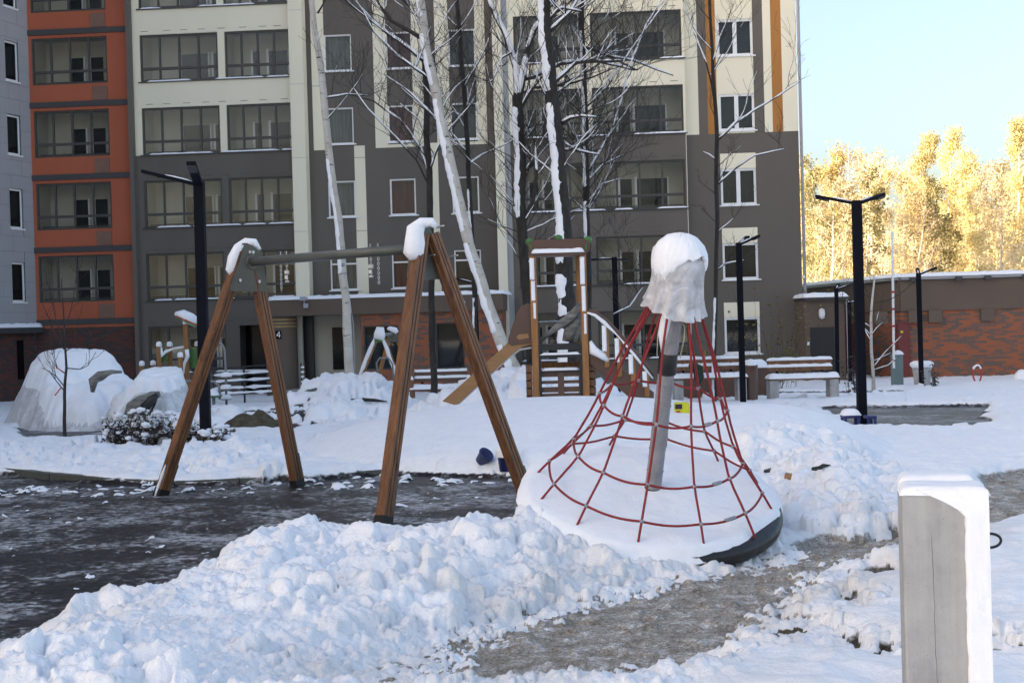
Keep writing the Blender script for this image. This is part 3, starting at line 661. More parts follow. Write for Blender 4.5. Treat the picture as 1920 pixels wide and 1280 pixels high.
# porch: pale back wall, doors, banded column, house number
p0 = FA(556, 660, .6)[0]
mb = MB(); mb.bx(p0, b0 - .01, -.6, -.56, ZG, zf); bb(mb, 'porch_back_wall', M['loggia_in'])
ua, za = FA(622, 614, .7); ub_, zb_ = FA(650, 692, .7); mb = MB(); mb.bx(ua, ub_, -.66, -.60, zb_, za); bb(mb, 'porch_window', M['glass_black'])
ua = FA(562, 600, 1.0)[0]; ub_ = FA(585, 600, 1.0)[0]; mb = MB(); mb.bx(ua, ub_, -1.0, -.66, ZG, zf); bb(mb, 'porch_pier', M['black'])
ua = FA(559, 600, 1.4)[0]; mb = MB(); mb.bx(ua - .02, ua + .16, -1.5, -1.3, ZG, zf); bb(mb, 'porch_post', M['loggia_in'])
cx = FA(527, 660, 1.9)[0]; cr_ = .58
mb = MB().lathe([(cr_, ZG), (cr_, zf)], (cx, -1.8, 0), 28); bb(mb, 'porch_column', M['brown_porch'], smooth=True)
for z in (599, 606, 612): 
    zz = FA(530, z, 2.4)[1]; mb = MB().lathe([(cr_, zz - .03), (cr_ + .015, zz - .03), (cr_ + .015, zz + .03), (cr_, zz + .03)], (cx, -1.8, 0), 28); bb(mb, 'column_band', M['gold'])
us, zs_ = FA(521, 627, 2.45); mb = MB(); mb.bx(us - .10, us + .12, -2.42, -2.40, zs_ - .16, zs_ + .14); plate = bb(mb, 'house_number_plate', M['navy'])
mb = MB(); q = lambda x, z: (us + x, -2.425, zs_ + z - ZG)   # the figure 4
for (x0, x1, z0, z1) in ((.035, .065, -.11, .11), (-.06, .09, -.055, -.025)): mb.add([q(x0, z0), q(x1, z0), q(x1, z1), q(x0, z1)], [(0, 1, 2, 3)])
mb.add([q(-.06, -.025), q(-.025, -.025), q(.065, .11), q(.035, .11)], [(0, 1, 2, 3)]); mb.v = [(x, y - .002 * (i // 4), z) for i, (x, y, z) in enumerate(mb.v)]; mb.build('house_number', M['frame_white'], plate)
u_, z_ = FA(570, 560, 2.55); mb = MB(); mb.box((u_, -2.6, z_), (.22, .3, .14)); mb.box((u_ + .08, -2.62, z_ - .26), (.16, .14, .16)); mb.bx(u_ - .03, u_ + .03, -2.52, -2.48, z_ - .2, z_ + .05); bb(mb, 'floodlight', M['panel'])
u_, z_ = FA(660, 560, 2.3); mb = MB().tube([(u_ - .06, -2.53, z_ + .1), (u_, -2.53, z_ - .4), (u_ + .03, -2.36, z_ - .9), (u_ + .05, -2.36, ZG)], .025, 6); bb(mb, 'rain_pipe', M['panel'])
s0 = FA(545, 730, 2.6)[0]; s1 = FA(665, 730, 2.6)[0]
for i in range(3): mb = MB(); mb.bx(s0, s1, -3.3 - .32 * (2 - i), -.58, ZG - .1 + .0, ZG + .16 * (i + 1) - .05); bb(mb, 'step', M['concrete'])
# shopfront glazing and dark base on the ground floor of the left bay
mb = MB(); mb.bx(-18.74, -14.68, -.02, .0, ZG, ZG + .25); bb(mb, 'base_course', M['dark_band'])

# ------------------------------------------------------------------ grey clad wing on the left, running towards the camera
wp = Vector((bld.matrix_world @ Vector((0, 0, 0)))) if False else None
c_ = FO + FU * -18.68; wdir = Vector((-math.sin(R_(20.6)), -math.cos(R_(20.6)), 0)); WL = 80.0  # wall drawn out past the view so it shades the yard
wing = empty('clad_building', (c_.x, c_.y, ZG), math.atan2(wdir.y, wdir.x))
tag(wing, 'pale grey panel-clad building wing on a dark red brick base', 'apartment block')
# local x runs along the wall towards the camera; the visible face looks to local +y
zbr = 2.05
def wb(mb, name, mt, parent=wing, smooth=False):
    mb.v = [(x, y, z - ZG) for x, y, z in mb.v]; return mb.build(name, mt, parent, smooth)
def wing_hit(px, py):                                   # pixel on the wing wall -> (s, z)
    n = Vector((-wdir.y, wdir.x, 0)); d = ray(px, py); c = Vector((0, 0, CZ)); t = (c_ - c).dot(n) / d.dot(n); p = c + d * t; return (p - c_).dot(wdir), p.z
sgn = 1.0 if (Vector((0, 0, 0)) - c_).dot(Vector((-wdir.y, wdir.x, 0))) > 0 else -1.0
wins = []
for (xa, ya, xb, yb) in ((5, 46, 30, 126), (12, 197, 38, 273), (18, 343, 44, 418), (23, 490, 48, 566)):
    s1_, z1_ = wing_hit(xa + 1, (ya + yb) / 2); s0_, _ = wing_hit(xb, (ya + yb) / 2); zt_ = wing_hit((xa + xb) / 2, ya + 3)[1]; zo_ = wing_hit((xa + xb) / 2, yb)[1]; wins.append((s0_, s1_, zo_, zt_))
sa = sum(w_[0] for w_ in wins) / 4; sb = sum(w_[1] for w_ in wins) / 4; zo = wins[3][2]; wh = sum(w_[3] - w_[2] for w_ in wins) / 4
print('wing windows', wins)
ops = []
for k in range(NF - 1):
    for j in range(11): ops.append((sa + j * 6.2, sb + j * 6.2, zo + ST * k, zo + ST * k + wh, .3))
us_ = [0, WL]; mb = MB(); mb.add([(0, 0, ZG), (WL, 0, ZG), (WL, 0, zbr), (0, 0, zbr)], [(0, 1, 2, 3)]); wb(mb, 'brick_base', M['brick_red'])
mw = wall(0, WL, zbr, TOP + 7, 0, [(a, b, c, d, -sgn * .3) for a, b, c, d, _ in ops], lambda u, z: 0); wb(mw, 'cladding', M['seam'])  # unseen upper wall raised to keep the sun off yard and facade
for a, b, c, d, _ in ops[:]:
    f = MB(); y0, y1 = sorted((-sgn * .05, -sgn * .12)); f.bx(a, a + .07, y0, y1, c, d); f.bx(b - .07, b, y0, y1, c, d); f.bx(a, b, y0, y1, c, c + .07); f.bx(a, b, y0, y1, d - .07, d); fo = wb(f, 'window', M['frame_white'])
    p_ = MB(); y0, y1 = sorted((-sgn * .08, -sgn * .09)); p_.bx(a, b, y0, y1, c, d); wb(p_, 'pane', M['glass_black'], fo)
    s_ = MB(); y0, y1 = sorted((sgn * .07, -sgn * .04)); s_.bx(a - .04, b + .04, y0, y1, c - .06, c - .004); wb(s_, 'sill', M['frame_white'], fo)
# separate cladding panels where they can be told apart
ph = .585
pan = {}
for r in range(int((15.2 - zbr) / ph)):
    z = zbr + r * ph; x = (0 if r % 2 else -.6); 
    while x < 9.6:
        a, b = max(x, 0), min(x + 1.2, 9.6); x += 1.2
        segs = [(a + .004, b - .004, z + .004, z + ph - .004)]
        for (oa, ob, oc, od, _) in ops:
            new = []
            for (p, q_, s, t_) in segs:
                if q_ <= oa - .01 or p >= ob + .01 or t_ <= oc or s >= od: new.append((p, q_, s, t_)); continue
                if p < oa - .05: new.append((p, oa - .01, s, t_))
                if q_ > ob + .05: new.append((ob + .01, q_, s, t_))
                m0, m1 = max(p, oa - .01), min(q_, ob + .01)
                if m1 > m0:
                    if s < oc - .05: new.append((m0, m1, s, oc - .06))
                    if t_ > od + .05: new.append((m0, m1, od + .01, t_))
            segs = new
        for (p, q_, s, t_) in segs:
            if q_ - p < .03 or t_ - s < .03: continue
            y0, y1 = sorted((0.002 * sgn, sgn * .02)); m_ = MB().bx(p, q_, y0, y1, s, t_); wb(m_, 'panel', M['panel'])
mb = MB(); y0, y1 = sorted((.002 * sgn, sgn * .016)); mb.bx(9.6, WL, y0, y1, TOP, TOP + 6.9); mb.bx(0, 9.6, y0, y1, 15.2, 15.3); wb(mb, 'coping', M['panel'])
mb = MB(); mb.add([(WL, 0, ZG), (WL, -sgn * 14, ZG), (WL, -sgn * 14, TOP + 7), (WL, 0, TOP + 7)], [(0, 1, 2, 3)]); mb.add([(0, 0, TOP + 7), (WL, 0, TOP + 7), (WL, -sgn * 14, TOP + 7), (0, -sgn * 14, TOP + 7)], [(0, 1, 2, 3)])
mb.add([(0, -sgn * 14, ZG), (WL, -sgn * 14, ZG), (WL, -sgn * 14, TOP + 7), (0, -sgn * 14, TOP + 7)], [(0, 1, 2, 3)]); wb(mb, 'rear_walls_and_roof', M['panel'])
mb = MB(); y0, y1 = sorted((-.02, sgn * .35)); mb.bx(0, 12, y0, y1, zbr - .22, zbr - .004); wb(mb, 'base_ledge', M['dark_band'])
mb = MB(); mb.snow((6, sgn * .17, zbr - .005), 12, .33, .16, over=.0, nx=80, ny=6, seed=9); wb(mb, 'ledge_snow', M['snow'], smooth=True)
s0_, z0_ = wing_hit(31, 638); s1_, z1_ = wing_hit(45, 710)
y0, y1 = sorted((.003 * sgn, .03 * sgn)); mb = MB(); mb.bx(min(s0_, s1_), max(s0_, s1_), y0, y1, z1_, z0_); wb(mb, 'base_window', M['glass_black'])

# ------------------------------------------------------------------ low brick service building on the right
lowb = empty('brick_outbuilding', (14.3, 49, -.8)); tag(lowb, 'low orange and grey brick service building with brown plaster cornice', 'outbuilding')
def lb(mb, name, mt, parent=lowb, smooth=False): return loc_mb(mb, lowb).build(name, mt, parent, smooth)
zf2 = 1.72
segs = [((14.3, 49), (34, 48.2)), ((12.9, 60), (14.3, 49))]
for i, (a, b) in enumerate(segs):
    mb = MB(); mb.add([(a[0], a[1], -.9), (b[0], b[1], -.9), (b[0], b[1], zf2), (a[0], a[1], zf2)], [(0, 1, 2, 3)]); lb(mb, 'brick_wall', M['brick'])
    d = Vector((b[0] - a[0], b[1] - a[1], 0)).normalized(); n = Vector((d.y, -d.x, 0)) * .06
    mb = MB(); mb.prism([(a[0] + n.x, a[1] + n.y, zf2), (b[0] + n.x, b[1] + n.y, zf2), (b[0] + n.x, b[1] + n.y, 2.86), (a[0] + n.x, a[1] + n.y, 2.86)], -n * 3); lb(mb, 'cornice', M['brown_porch'])
    mb = MB(); e = n * 3.2; mb.prism([(a[0] + e.x, a[1] + e.y, 2.865), (b[0] + e.x, b[1] + e.y, 2.865), (b[0] + e.x, b[1] + e.y, 2.97), (a[0] + e.x, a[1] + e.y, 2.97)], -e * 3); lb(mb, 'roof_edge', M['panel'])
    L = (Vector(b) - Vector(a)).length; mid = (Vector(a) + Vector(b)) / 2
    mb = MB().snow((mid.x - n.x * 4, mid.y - n.y * 4, 2.968), L, .9, .13, rz=math.atan2(d.y, d.x), over=.05, nx=70, ny=8, seed=i); lb(mb, 'roof_snow', M['snow'], smooth=True)
mb = MB(); mb.add([(12.9, 60, 2.9), (14.3, 49, 2.9), (34, 48.2, 2.9), (34, 60, 2.9)], [(0, 1, 2, 3)]); lb(mb, 'roof', M['snow_far'])
for x in (1714, 1752, 1850, 1650):
    p = P(x, 575, 48.9); mb = MB(); mb.bx(p.x - .24, p.x + .24, 48.78, 49.0, 1.28, zf2 + .002); lb(mb, 'cornice_block', M['brown_porch'])
p0 = P(1682, 604, 48.95); p1 = P(1706, 692, 48.95); mb = MB(); mb.bx(p0.x, p1.x, 48.9, 49.05, -.9, p0.z); dr = lb(mb, 'door', M['red_door'])
mb = MB(); q0 = P(1691, 622, 48.88); mb.box((q0.x, 48.89, q0.z), (.09, .012, .08)); lb(mb, 'warning_sign', M['yellow'], dr)
p0 = P(1602, 604, 50); mb = MB(); mb.bx(13.0, 13.9, 53.5, 53.6, -.9, 1.3); lb(mb, 'door', M['red_door'])
for i in range(9):
    x = 14.6 + i * 1.35 + (.3 if i % 3 == 1 else 0); mb = MB(); mb.bx(x, x + .22, 48.60, 48.83, 2.80, 2.93); lb(mb, 'rafter_end', M['dark_band'])
# small porch between the houses
an = empty('porch_annex', (11.6, 49.6, -.8)); tag(an, 'small brown porch with black door and snow-covered flat roof beside the brick building', 'porch')
a0, a1 = P(1508, 562, 49).x, P(1583, 562, 49).x; az = P(1545, 562, 49).z
mb = MB(); mb.bx(a0, a1, 49.0, 51.5, -.9, az - .003); loc_mb(mb, an).build('wall', M['brown_porch'], an)
p0 = P(1519, 614, 48.97); p1 = P(1566, 690, 48.97); mb = MB(); mb.bx(p0.x, p1.x, 48.96, 49.02, -.9, p0.z); loc_mb(mb, an).build('door', M['black'], an)
mb = MB(); mb.bx(a0 - .03, a1 + .12, 48.8, 51.6, az, az + .1); loc_mb(mb, an).build('roof', M['dark_band'], an)
mb = MB().snow(((a0 + a1) / 2 + .03, 50.1, az + .098), a1 - a0 + .15, 2.6, .15, over=.04, seed=5); loc_mb(mb, an).build('roof_snow', M['snow'], an, True)
mb = MB().tube([(a1 + .07, 48.9, az), (a1 + .07, 48.9, -.9)], .04, 6); loc_mb(mb, an).build('drainpipe', M['panel'], an)
q0 = P(1541, 588, 48.95); mb = MB().lathe([(.02, -.2), (.1, -.15), (.12, 0), (.1, .15), (.02, .2)], (q0.x, 48.95, q0.z), 12); loc_mb(mb, an).build('wall_lamp', M['white_paint'], an, True)
q0 = P(1516, 643, 48.95); mb = MB().bx(q0.x - .04, q0.x + .04, 48.97, 49.02, q0.z - .08, q0.z + .08); loc_mb(mb, an).build('notice', M['white_paint'], an)
# ------------------------------------------------------------------ wooden swing frame
def rope_pts(a, b, n=8, sag=0.0): return [a.lerp(b, i / (n - 1)) + Vector((0, 0, -sag * 4 * (i / (n - 1)) * (1 - i / (n - 1)))) for i in range(n)]
def blob_tube(mb, pts, rad, n=12, seed=0, amp=.15, m=0):
    b0 = len(mb.v); mb.tube(pts, rad, n, True, m)
    cs = [Vector(p) for p in pts]
    for i in range(len(pts)):
        for k in range(n):
            j = b0 + i * n + k; v = Vector(mb.v[j]); d = v - cs[i]; f = 1 + amp * 2 * mnoise.noise(v * 9 + Vector((seed, 0, 0))); mb.v[j] = tuple(cs[i] + d * f)
    return mb
fN1, fN2, fF1, fF2 = G(718, 983, 0), G(991, 943, 0), G(301, 928, 0), G(558, 910, 0)
mN, mF = (fN1 + fN2) / 2, (fF1 + fF2) / 2
bd = (mF - mN); bd.z = 0; bd.normalize()
aN = P(799, 428, mN.y + .14); aF = P(463, 463, mF.y - .14)
sw = empty('swing_frame', (mN + mF) / 2); tag(sw, 'tall brown timber A-frame swing stand with empty crossbar on wet dark paving', 'swing')
def swb(mb, n, mt, sm=False, bev=0, parent=None): return loc_mb(mb, sw).build(n, mt, parent or sw, sm, bev)
def leg(foot, apex, side):
    d = (apex - foot); L = d.length; d.normalize(); across = d.cross(bd).normalized(); fb = across.cross(d).normalized(); w2, t2 = .051, .051; gz = .010
    prof = [(-w2, -t2), (-w2 * .45, -t2), (-w2 * .40, -t2 + gz), (-w2 * .28, -t2 + gz), (-w2 * .23, -t2), (w2 * .23, -t2), (w2 * .28, -t2 + gz), (w2 * .40, -t2 + gz), (w2 * .45, -t2), (w2, -t2)]
    prof += [(w2, -t2 * .3), (w2 - gz * .7, -t2 * .22), (w2 - gz * .7, t2 * .22), (w2, t2 * .3)]
    prof += [(-a, -b) for a, b in prof]
    a0 = foot - d * .05
    mb = MB().prism([a0 + across * a + fb * b for a, b in prof], d * (L + .02)); o = swb(mb, 'leg', M['wood'], bev=.004)
    return d, across, fb
legs = []
for f, a, s in ((fN1, aN, -1), (fN2, aN, 1), (fF1, aF, -1), (fF2, aF, 1)):
    fr = (fN2 - fN1 if a is aN else fF2 - fF1).normalized()
    legs.append((f, a + fr * s * .045, leg(f, a + fr * s * .045 - Vector((0, 0, .02)), s), s))
for (f, a, (d, ac, fb), s) in legs:                     # steel shoes with bolts
    inner = bd if a.y < mF.y - .6 else -bd
    mb = MB(); c = f + d * .17 + ac * 0; out_ = ac if ac.x > 0 else -ac
    mb.beam(f - d * .08 + out_ * .055, f + d * .34 + out_ * .055, .104, .012, up=out_); sh = swb(mb, 'foot_bracket', M['green_steel'])
    mb.v = []; mb = MB(); mb.beam(f - d * .09, f + d * .07, .112, .112, up=out_); swb(mb, 'foot_shoe', M['black'])
    for t in (.15, .29):
        q = f + d * t + out_ * .058; mb = MB().tube([q, q + out_ * .018], .016, 8); swb(mb, 'bolt', M['bolt'], parent=None)
VR = Matrix.Rotation(math.pi / 2, 3, 'X')
def gusset(apex, fA, fB, off):
    dA = (fA - apex).normalized(); dB = (fB - apex).normalized(); c = apex + off; side = (fB - fA).normalized()
    poly = [c - side * .10 + Vector((0, 0, .0)), c - side * .085 + Vector((0, 0, .035)), c + side * .085 + Vector((0, 0, .035)), c + side * .10, c + dB * .44 + side * .075, c + dB * .47 + side * .05, c + dA * .47 - side * .05, c + dA * .44 - side * .075]
    mb = MB().prism(poly, off.normalized() * .012); swb(mb, 'gusset_plate', M['green_steel'])
    for p in (c + dA * .06, c + dB * .06, c + dA * .36, c + dB * .36): mb = MB().tube([p, p + off.normalized() * .03], .017, 8); swb(mb, 'bolt', M['bolt'])
gusset(aN, fN1, fN2, bd * .056); gusset(aF, fF1, fF2, -bd * .056)
b0_, b1_ = P(775, 466, (aN + bd * .05).y), P(470, 491, (aF - bd * .05).y)
mb = MB().tube([b0_, b1_], .044, 16); swb(mb, 'crossbar', M['green_steel'], True)
for p, dr in ((b0_, bd), (b1_, -bd)): mb = MB().tube([p + dr * .02, p + dr * .04], .075, 16); swb(mb, 'crossbar_flange', M['green_steel'])
# long bolts that stick out of the near legs
for (px, py) in ((812, 427), (795, 481), (838, 482)):
    c = P(px, py, aN.y); mb = MB().tube([c, c - bd * .09 + Vector((.03, 0, .01))], .007, 6); swb(mb, 'bolt', M['bolt'])
def chain(top, n, kind):
    mb = MB()
    for i in range(n):
        c = top - Vector((0, 0, .021 * i + .012)); rot = i % 2
        ring = [c + Vector(((.009 * math.cos(g)) if not rot else 0, (.009 * math.cos(g)) if rot else 0, .0145 * math.sin(g))) for g in [2 * math.pi * k / 8 for k in range(9)]]
        mb.tube(ring, .0032, 5, False)
    o = swb(mb, 'chain', M['bolt'])
    return o
for px, n, cl in ((533, 12, 0), (545, 8, 1), (703, 7, 1), (716, 11, 0)):
    t = (775 - px) / (775 - 470); p = b0_.lerp(b1_, t); mb = MB().tube([p + Vector((0, 0, .075)), p + Vector((0, 0, -.075))], .008, 6); swb(mb, 'hanger_bolt', M['bolt'])
    chain(p - Vector((0, 0, .055)), n, cl)
    if cl:
        q = p - Vector((0, 0, .13)); mb = MB(); mb.box(q, (.045, .03, .035)); mb.box(q - Vector((.006, 0, .05)), (.03, .028, .04)); mb.box(q - Vector((0, 0, .09)), (.036, .03, .018)); swb(mb, 'swivel_shackle', M['bolt'], bev=.004)
# snow caked on the heads of the frames
d0 = legs[0][2][0]; o0 = Vector((-.035, -.055, .01))
mb = MB(); blob_tube(mb, [aN + Vector((.09, -.03, .0)), aN + Vector((.05, -.03, .05)), aN + Vector((-.03, -.03, .055)) - d0 * .01, aN + o0 - d0 * .05 + Vector((-.045, 0, .02)), aN + o0 - d0 * .14 + Vector((-.045, 0, 0)), aN + o0 - d0 * .24 + Vector((-.04, 0, 0)), aN + o0 - d0 * .30 + Vector((-.03, 0, 0))], [.02, .04, .05, .08, .09, .085, .04], 14, 1, .08); swb(mb, 'snow_cap', M['snow'], True)
d2_ = legs[2][2][0]
mb = MB(); blob_tube(mb, [aF + Vector((.13, 0, -.03)), aF + Vector((.08, -.02, .045)), aF + Vector((0, -.02, .05)), aF - d2_ * .04 + Vector((-.06, -.03, .03)), aF - d2_ * .14 + Vector((-.075, -.03, .02)), aF - d2_ * .25 + Vector((-.07, -.03, .0)), aF - d2_ * .30 + Vector((-.055, -.02, .0))], [.02, .038, .042, .06, .062, .058, .025], 14, 2, .08); swb(mb, 'snow_cap', M['snow'], True)
d1_ = legs[1][2][0]; mb = MB(); up_ = (legs[1][2][1] if legs[1][2][1].z > 0 else -legs[1][2][1])
for t0, t1 in ((.33, .36), (.5, .98)):
    ps = [legs[1][1] - d1_ * (t0 + (t1 - t0) * i / 9) + up_ * .051 + Vector((.004 * math.sin(i * 2.1), 0, 0)) for i in range(10)]; blob_tube(mb, ps, [.012] + [.026] * 8 + [.012], 8, t0, .35)
swb(mb, 'leg_snow', M['snow'], True)['kind'] = 'stuff'
for (px, py, Y, a) in ((309, 905, fF1.y, (.017, .15)),):
    c = P(px, py, Y - .01); dl = (legs[2] if px < 400 else legs[0])[2][0]; mb = MB(); blob_tube(mb, [c + Vector((-.046, -.03, 0)) + dl * a[1] * k for k in (-1, -.6, -.2, .2, .6, 1, 1.3)], [.008, a[0], a[0] * 1.1, a[0] * .8, a[0], a[0] * .6, .006], 8, px, .35); swb(mb, 'leg_snow', M['snow'], True)

# ------------------------------------------------------------------ tilted rope carousel
sp_c = P(1222, 936, 9.2)
axis = Vector((math.tan(R_(6)), -math.tan(R_(17.5)), 1)).normalized()
sp = empty('rope_carousel', sp_c); sp.rotation_euler = axis.to_track_quat('Z', 'Y').to_euler()
# keep local -y roughly towards the camera
sp.rotation_euler = (Matrix((axis.cross(Vector((0, 0, 1))).cross(axis).normalized(), axis, axis)).to_quaternion() if False else axis.to_track_quat('Z', 'Y')).to_euler()
loc_y = sp.rotation_euler.to_matrix() @ Vector((0, 1, 0)); loc_x = sp.rotation_euler.to_matrix() @ Vector((1, 0, 0))
f3 = sp.rotation_euler.to_matrix().inverted() @ (Vector((0, -1, 0)) - axis * Vector((0, -1, 0)).dot(axis)).normalized(); A0 = math.atan2(f3.y, f3.x)
tag(sp, 'conical red rope climbing carousel on a tilted snow-covered disc with bagged top', 'carousel')
PR = [(-.02, .86), (.06, .815), (.17, .735), (.36, .58), (.60, .475), (.80, .405), (1.05, .315), (1.30, .205), (1.50, .135), (1.70, .08)]
def rprof(a):
    for (a0, r0), (a1, r1) in zip(PR, PR[1:]):
        if a <= a1: t = (a - a0) / (a1 - a0); return r0 + (r1 - r0) * t
    return PR[-1][1]
def cp(th, a, r): g = A0 + th; return Vector((r * math.cos(g), r * math.sin(g), a))
srn = random.Random(5)
def spb(mb, n, mt, sm=True, parent=None): return mb.build(n, mt, parent or sp, sm)
ths = [R_(-11 + 30 * k) for k in range(12)]
rings = (.17, .36, .72)
for i, th in enumerate(ths):
    tw = srn.uniform(-.03, .03); n = 22; pts = []
    for k in range(n):
        a = -.02 + 1.72 * k / (n - 1); pts.append(cp(th + tw * math.sin(a * 2) + .16 * ss(np.array(a), .7, 1.5) * (1 if i % 2 else -1) * .9, a, rprof(a)))
    mb = MB().tube(pts, .0082, 8); rp = spb(mb, 'rope', M['rope'])
    mb = MB().tube([cp(th, -.05, .875), cp(th, .02, .85)], .016, 8); spb(mb, 'rope_socket', M['black'])
    for a in rings:
        p = cp(th + tw * math.sin(a * 2), a, rprof(a)); mb = MB().lathe([(.004, -.015), (.013, -.011), (.0155, 0), (.013, .011), (.004, .015)], p, 8); spb(mb, 'clamp', M['clamp'])
for a in rings:
    r0 = rprof(a); pts = []
    for k in range(97):
        th = 2 * math.pi * k / 96; ph = (th - ths[0]) / R_(30); fr = ph - math.floor(ph); sagr = math.sin(math.pi * fr)
        pts.append(cp(th, a - .018 * sagr, r0 * (1 - .022 * sagr)))
    mb = MB().tube(pts, .0082, 8, False); spb(mb, 'ring_rope', M['rope'])
    th0 = R_(35); mb = MB().tube([cp(th0 + i_ * .03, a - .008, r0 * .985) for i_ in range(5)], .013, 8); spb(mb, 'splice_sleeve', M['clamp'])
mb = MB().lathe([(.80, -.075), (.875, -.075), (.895, -.05), (.90, -.01), (.89, .02), (.86, .03), (.80, .03)], (0, 0, 0), 64); spb(mb, 'rubber_rim', M['black'])
mb = MB().lathe([(0.001, -.07), (.82, -.07)], (0, 0, 0), 48); spb(mb, 'disc_underside', M['black'])
mb = MB().lathe([(.1, -.06), (.1, -.5)], (0, 0, 0), 16); spb(mb, 'bearing_post', M['black'])
# snow on the disc
mb = MB(); NRr, NA = 22, 96; b0 = 0
for i in range(NRr + 1):
    t = i / NRr
    for k in range(NA):
        th = 2 * math.pi * k / NA; bare_ = math.exp(-((th - R_(52)) / R_(30)) ** 2)
        R1 = .93 - .10 * bare_ + .03 * mnoise.noise(Vector((math.cos(th) * 3, math.sin(th) * 3, 1))) + .02 * mnoise.noise(Vector((math.cos(th) * 9, math.sin(th) * 9, 4)))
        r = R1 * t; p = cp(th, 0, r); h = (.085 - .03 * t) + .02 * mnoise.noise(p * 3) + .008 * mnoise.noise(p * 11)
        e = max(0, min(1, (1 - t) * R1 / .10)); h = h * math.sqrt(max(0, 1 - (1 - e) ** 2)) + .012; 
        if t > .99: h = -.03 + .05 * bare_
        mb.v.append((p.x, p.y, h))
for i in range(NRr):
    for k in range(NA): mb.f.append((i * NA + k, (i + 1) * NA + k, (i + 1) * NA + (k + 1) % NA, i * NA + (k + 1) % NA)); mb.m.append(0)
spb(mb, 'disc_snow', M['snow'])
def fold(amp, n_): return lambda g, z: 1 + amp * mnoise.noise(Vector((math.cos(g) * n_, math.sin(g) * n_, z * 4)))
mb = MB().lathe([(.056, .02), (.056, .93)], (0, 0, 0), 20, fold(.06, 3)); spb(mb, 'pole', M['wrap'])
mb = MB().lathe([(.057, .02), (.061, .025), (.061, .09), (.057, .095)], (0, 0, 0), 20); spb(mb, 'pole_base_sleeve', M['black'])
mb = MB().lathe([(.060, .925), (.064, .93), (.063, 1.07), (.060, 1.075)], (0, 0, 0), 20, fold(.05, 4)); spb(mb, 'pole_band', M['black'])
mb = MB().lathe([(.058, 1.07), (.062, 1.2), (.06, 1.6), (.055, 1.75)], (0, 0, 0), 20, fold(.10, 3)); spb(mb, 'pole', M['wrap'])
for i in range(5):
    a = .22 + .16 * i; mb = MB().lathe([(.0565, a - .006), (.060, a), (.0565, a + .006)], (0, 0, 0), 20, fold(.05, 5)); spb(mb, 'film_edge', M['wrap'])
mb = MB(); blob_tube(mb, [cp(R_(-60), 1.1, .06), cp(R_(-60), 1.2, .066), cp(R_(-50), 1.32, .062), cp(R_(-40), 1.42, .05)], [.008, .03, .034, .03], 10, 3, .3); spb(mb, 'pole_snow', M['snow'])
for s_ in (-75, 70): mb = MB().tube([cp(R_(s_), 1.05, .08), cp(R_(s_), 1.2, .092), cp(R_(s_), 1.27, .085), cp(R_(s_), 1.3, .06)], .004, 6); spb(mb, 'hanging_cord', M['loggia_in'])
# bag over the crown of the ropes, caked with snow
prof = [(r * .84, z) for r, z in [(.245, 1.375), (.228, 1.42), (.212, 1.48), (.203, 1.56), (.205, 1.62), (.207, 1.68), (.195, 1.74), (.165, 1.80), (.11, 1.845), (.001, 1.865)]]
mb = MB(); NA = 72
for (r, z) in prof:
    for k in range(NA):
        g = 2 * math.pi * k / NA; q = Vector((math.cos(g), math.sin(g), 0)); lowf = max(0, (1.66 - z) / .27)
        f = 1 + lowf * (.085 * math.sin(g * 11 + 2 * mnoise.noise(q * 2)) + .05 * math.sin(g * 19 + 1)) + .05 * mnoise.noise(q * 2.5 + Vector((0, 0, z * 6)))
        dz = -.03 * lowf * math.cos(g - A0 - 1.2) + .02 * lowf * mnoise.noise(q * 4)
        mb.v.append((r * f * q.x, r * f * q.y, z + dz))
for i in range(len(prof) - 1):
    for k in range(NA): mb.f.append((i * NA + k, i * NA + (k + 1) % NA, (i + 1) * NA + (k + 1) % NA, (i + 1) * NA + k)); mb.m.append(0)
spb(mb, 'plastic_bag', M['film'])
mb = MB(); prof = [(r * .85, z) for r, z in [(.198, 1.69), (.213, 1.705), (.217, 1.72), (.208, 1.76), (.178, 1.815), (.12, 1.862), (.06, 1.882), (.001, 1.888)]]
for (r, z) in prof:
    for k in range(NA):
        g = 2 * math.pi * k / NA; q = Vector((math.cos(g), math.sin(g), 0)); e = max(0, (1.77 - z) / .08)
        dz = e * (.14 * mnoise.noise(q * 1.7 + Vector((3, 1, 0))) + .04 * mnoise.noise(q * 6)) + .006 * mnoise.noise(q * 5 + Vector((0, 0, z * 9))); f = 1 + .03 * mnoise.noise(q * 2 + Vector((7, 0, z * 3)))
        mb.v.append((r * f * q.x, r * f * q.y, z + dz))
for i in range(len(prof) - 1):
    for k in range(NA): mb.f.append((i * NA + k, i * NA + (k + 1) % NA, (i + 1) * NA + (k + 1) % NA, (i + 1) * NA + k)); mb.m.append(0)
spb(mb, 'bag_snow', M['snow'])

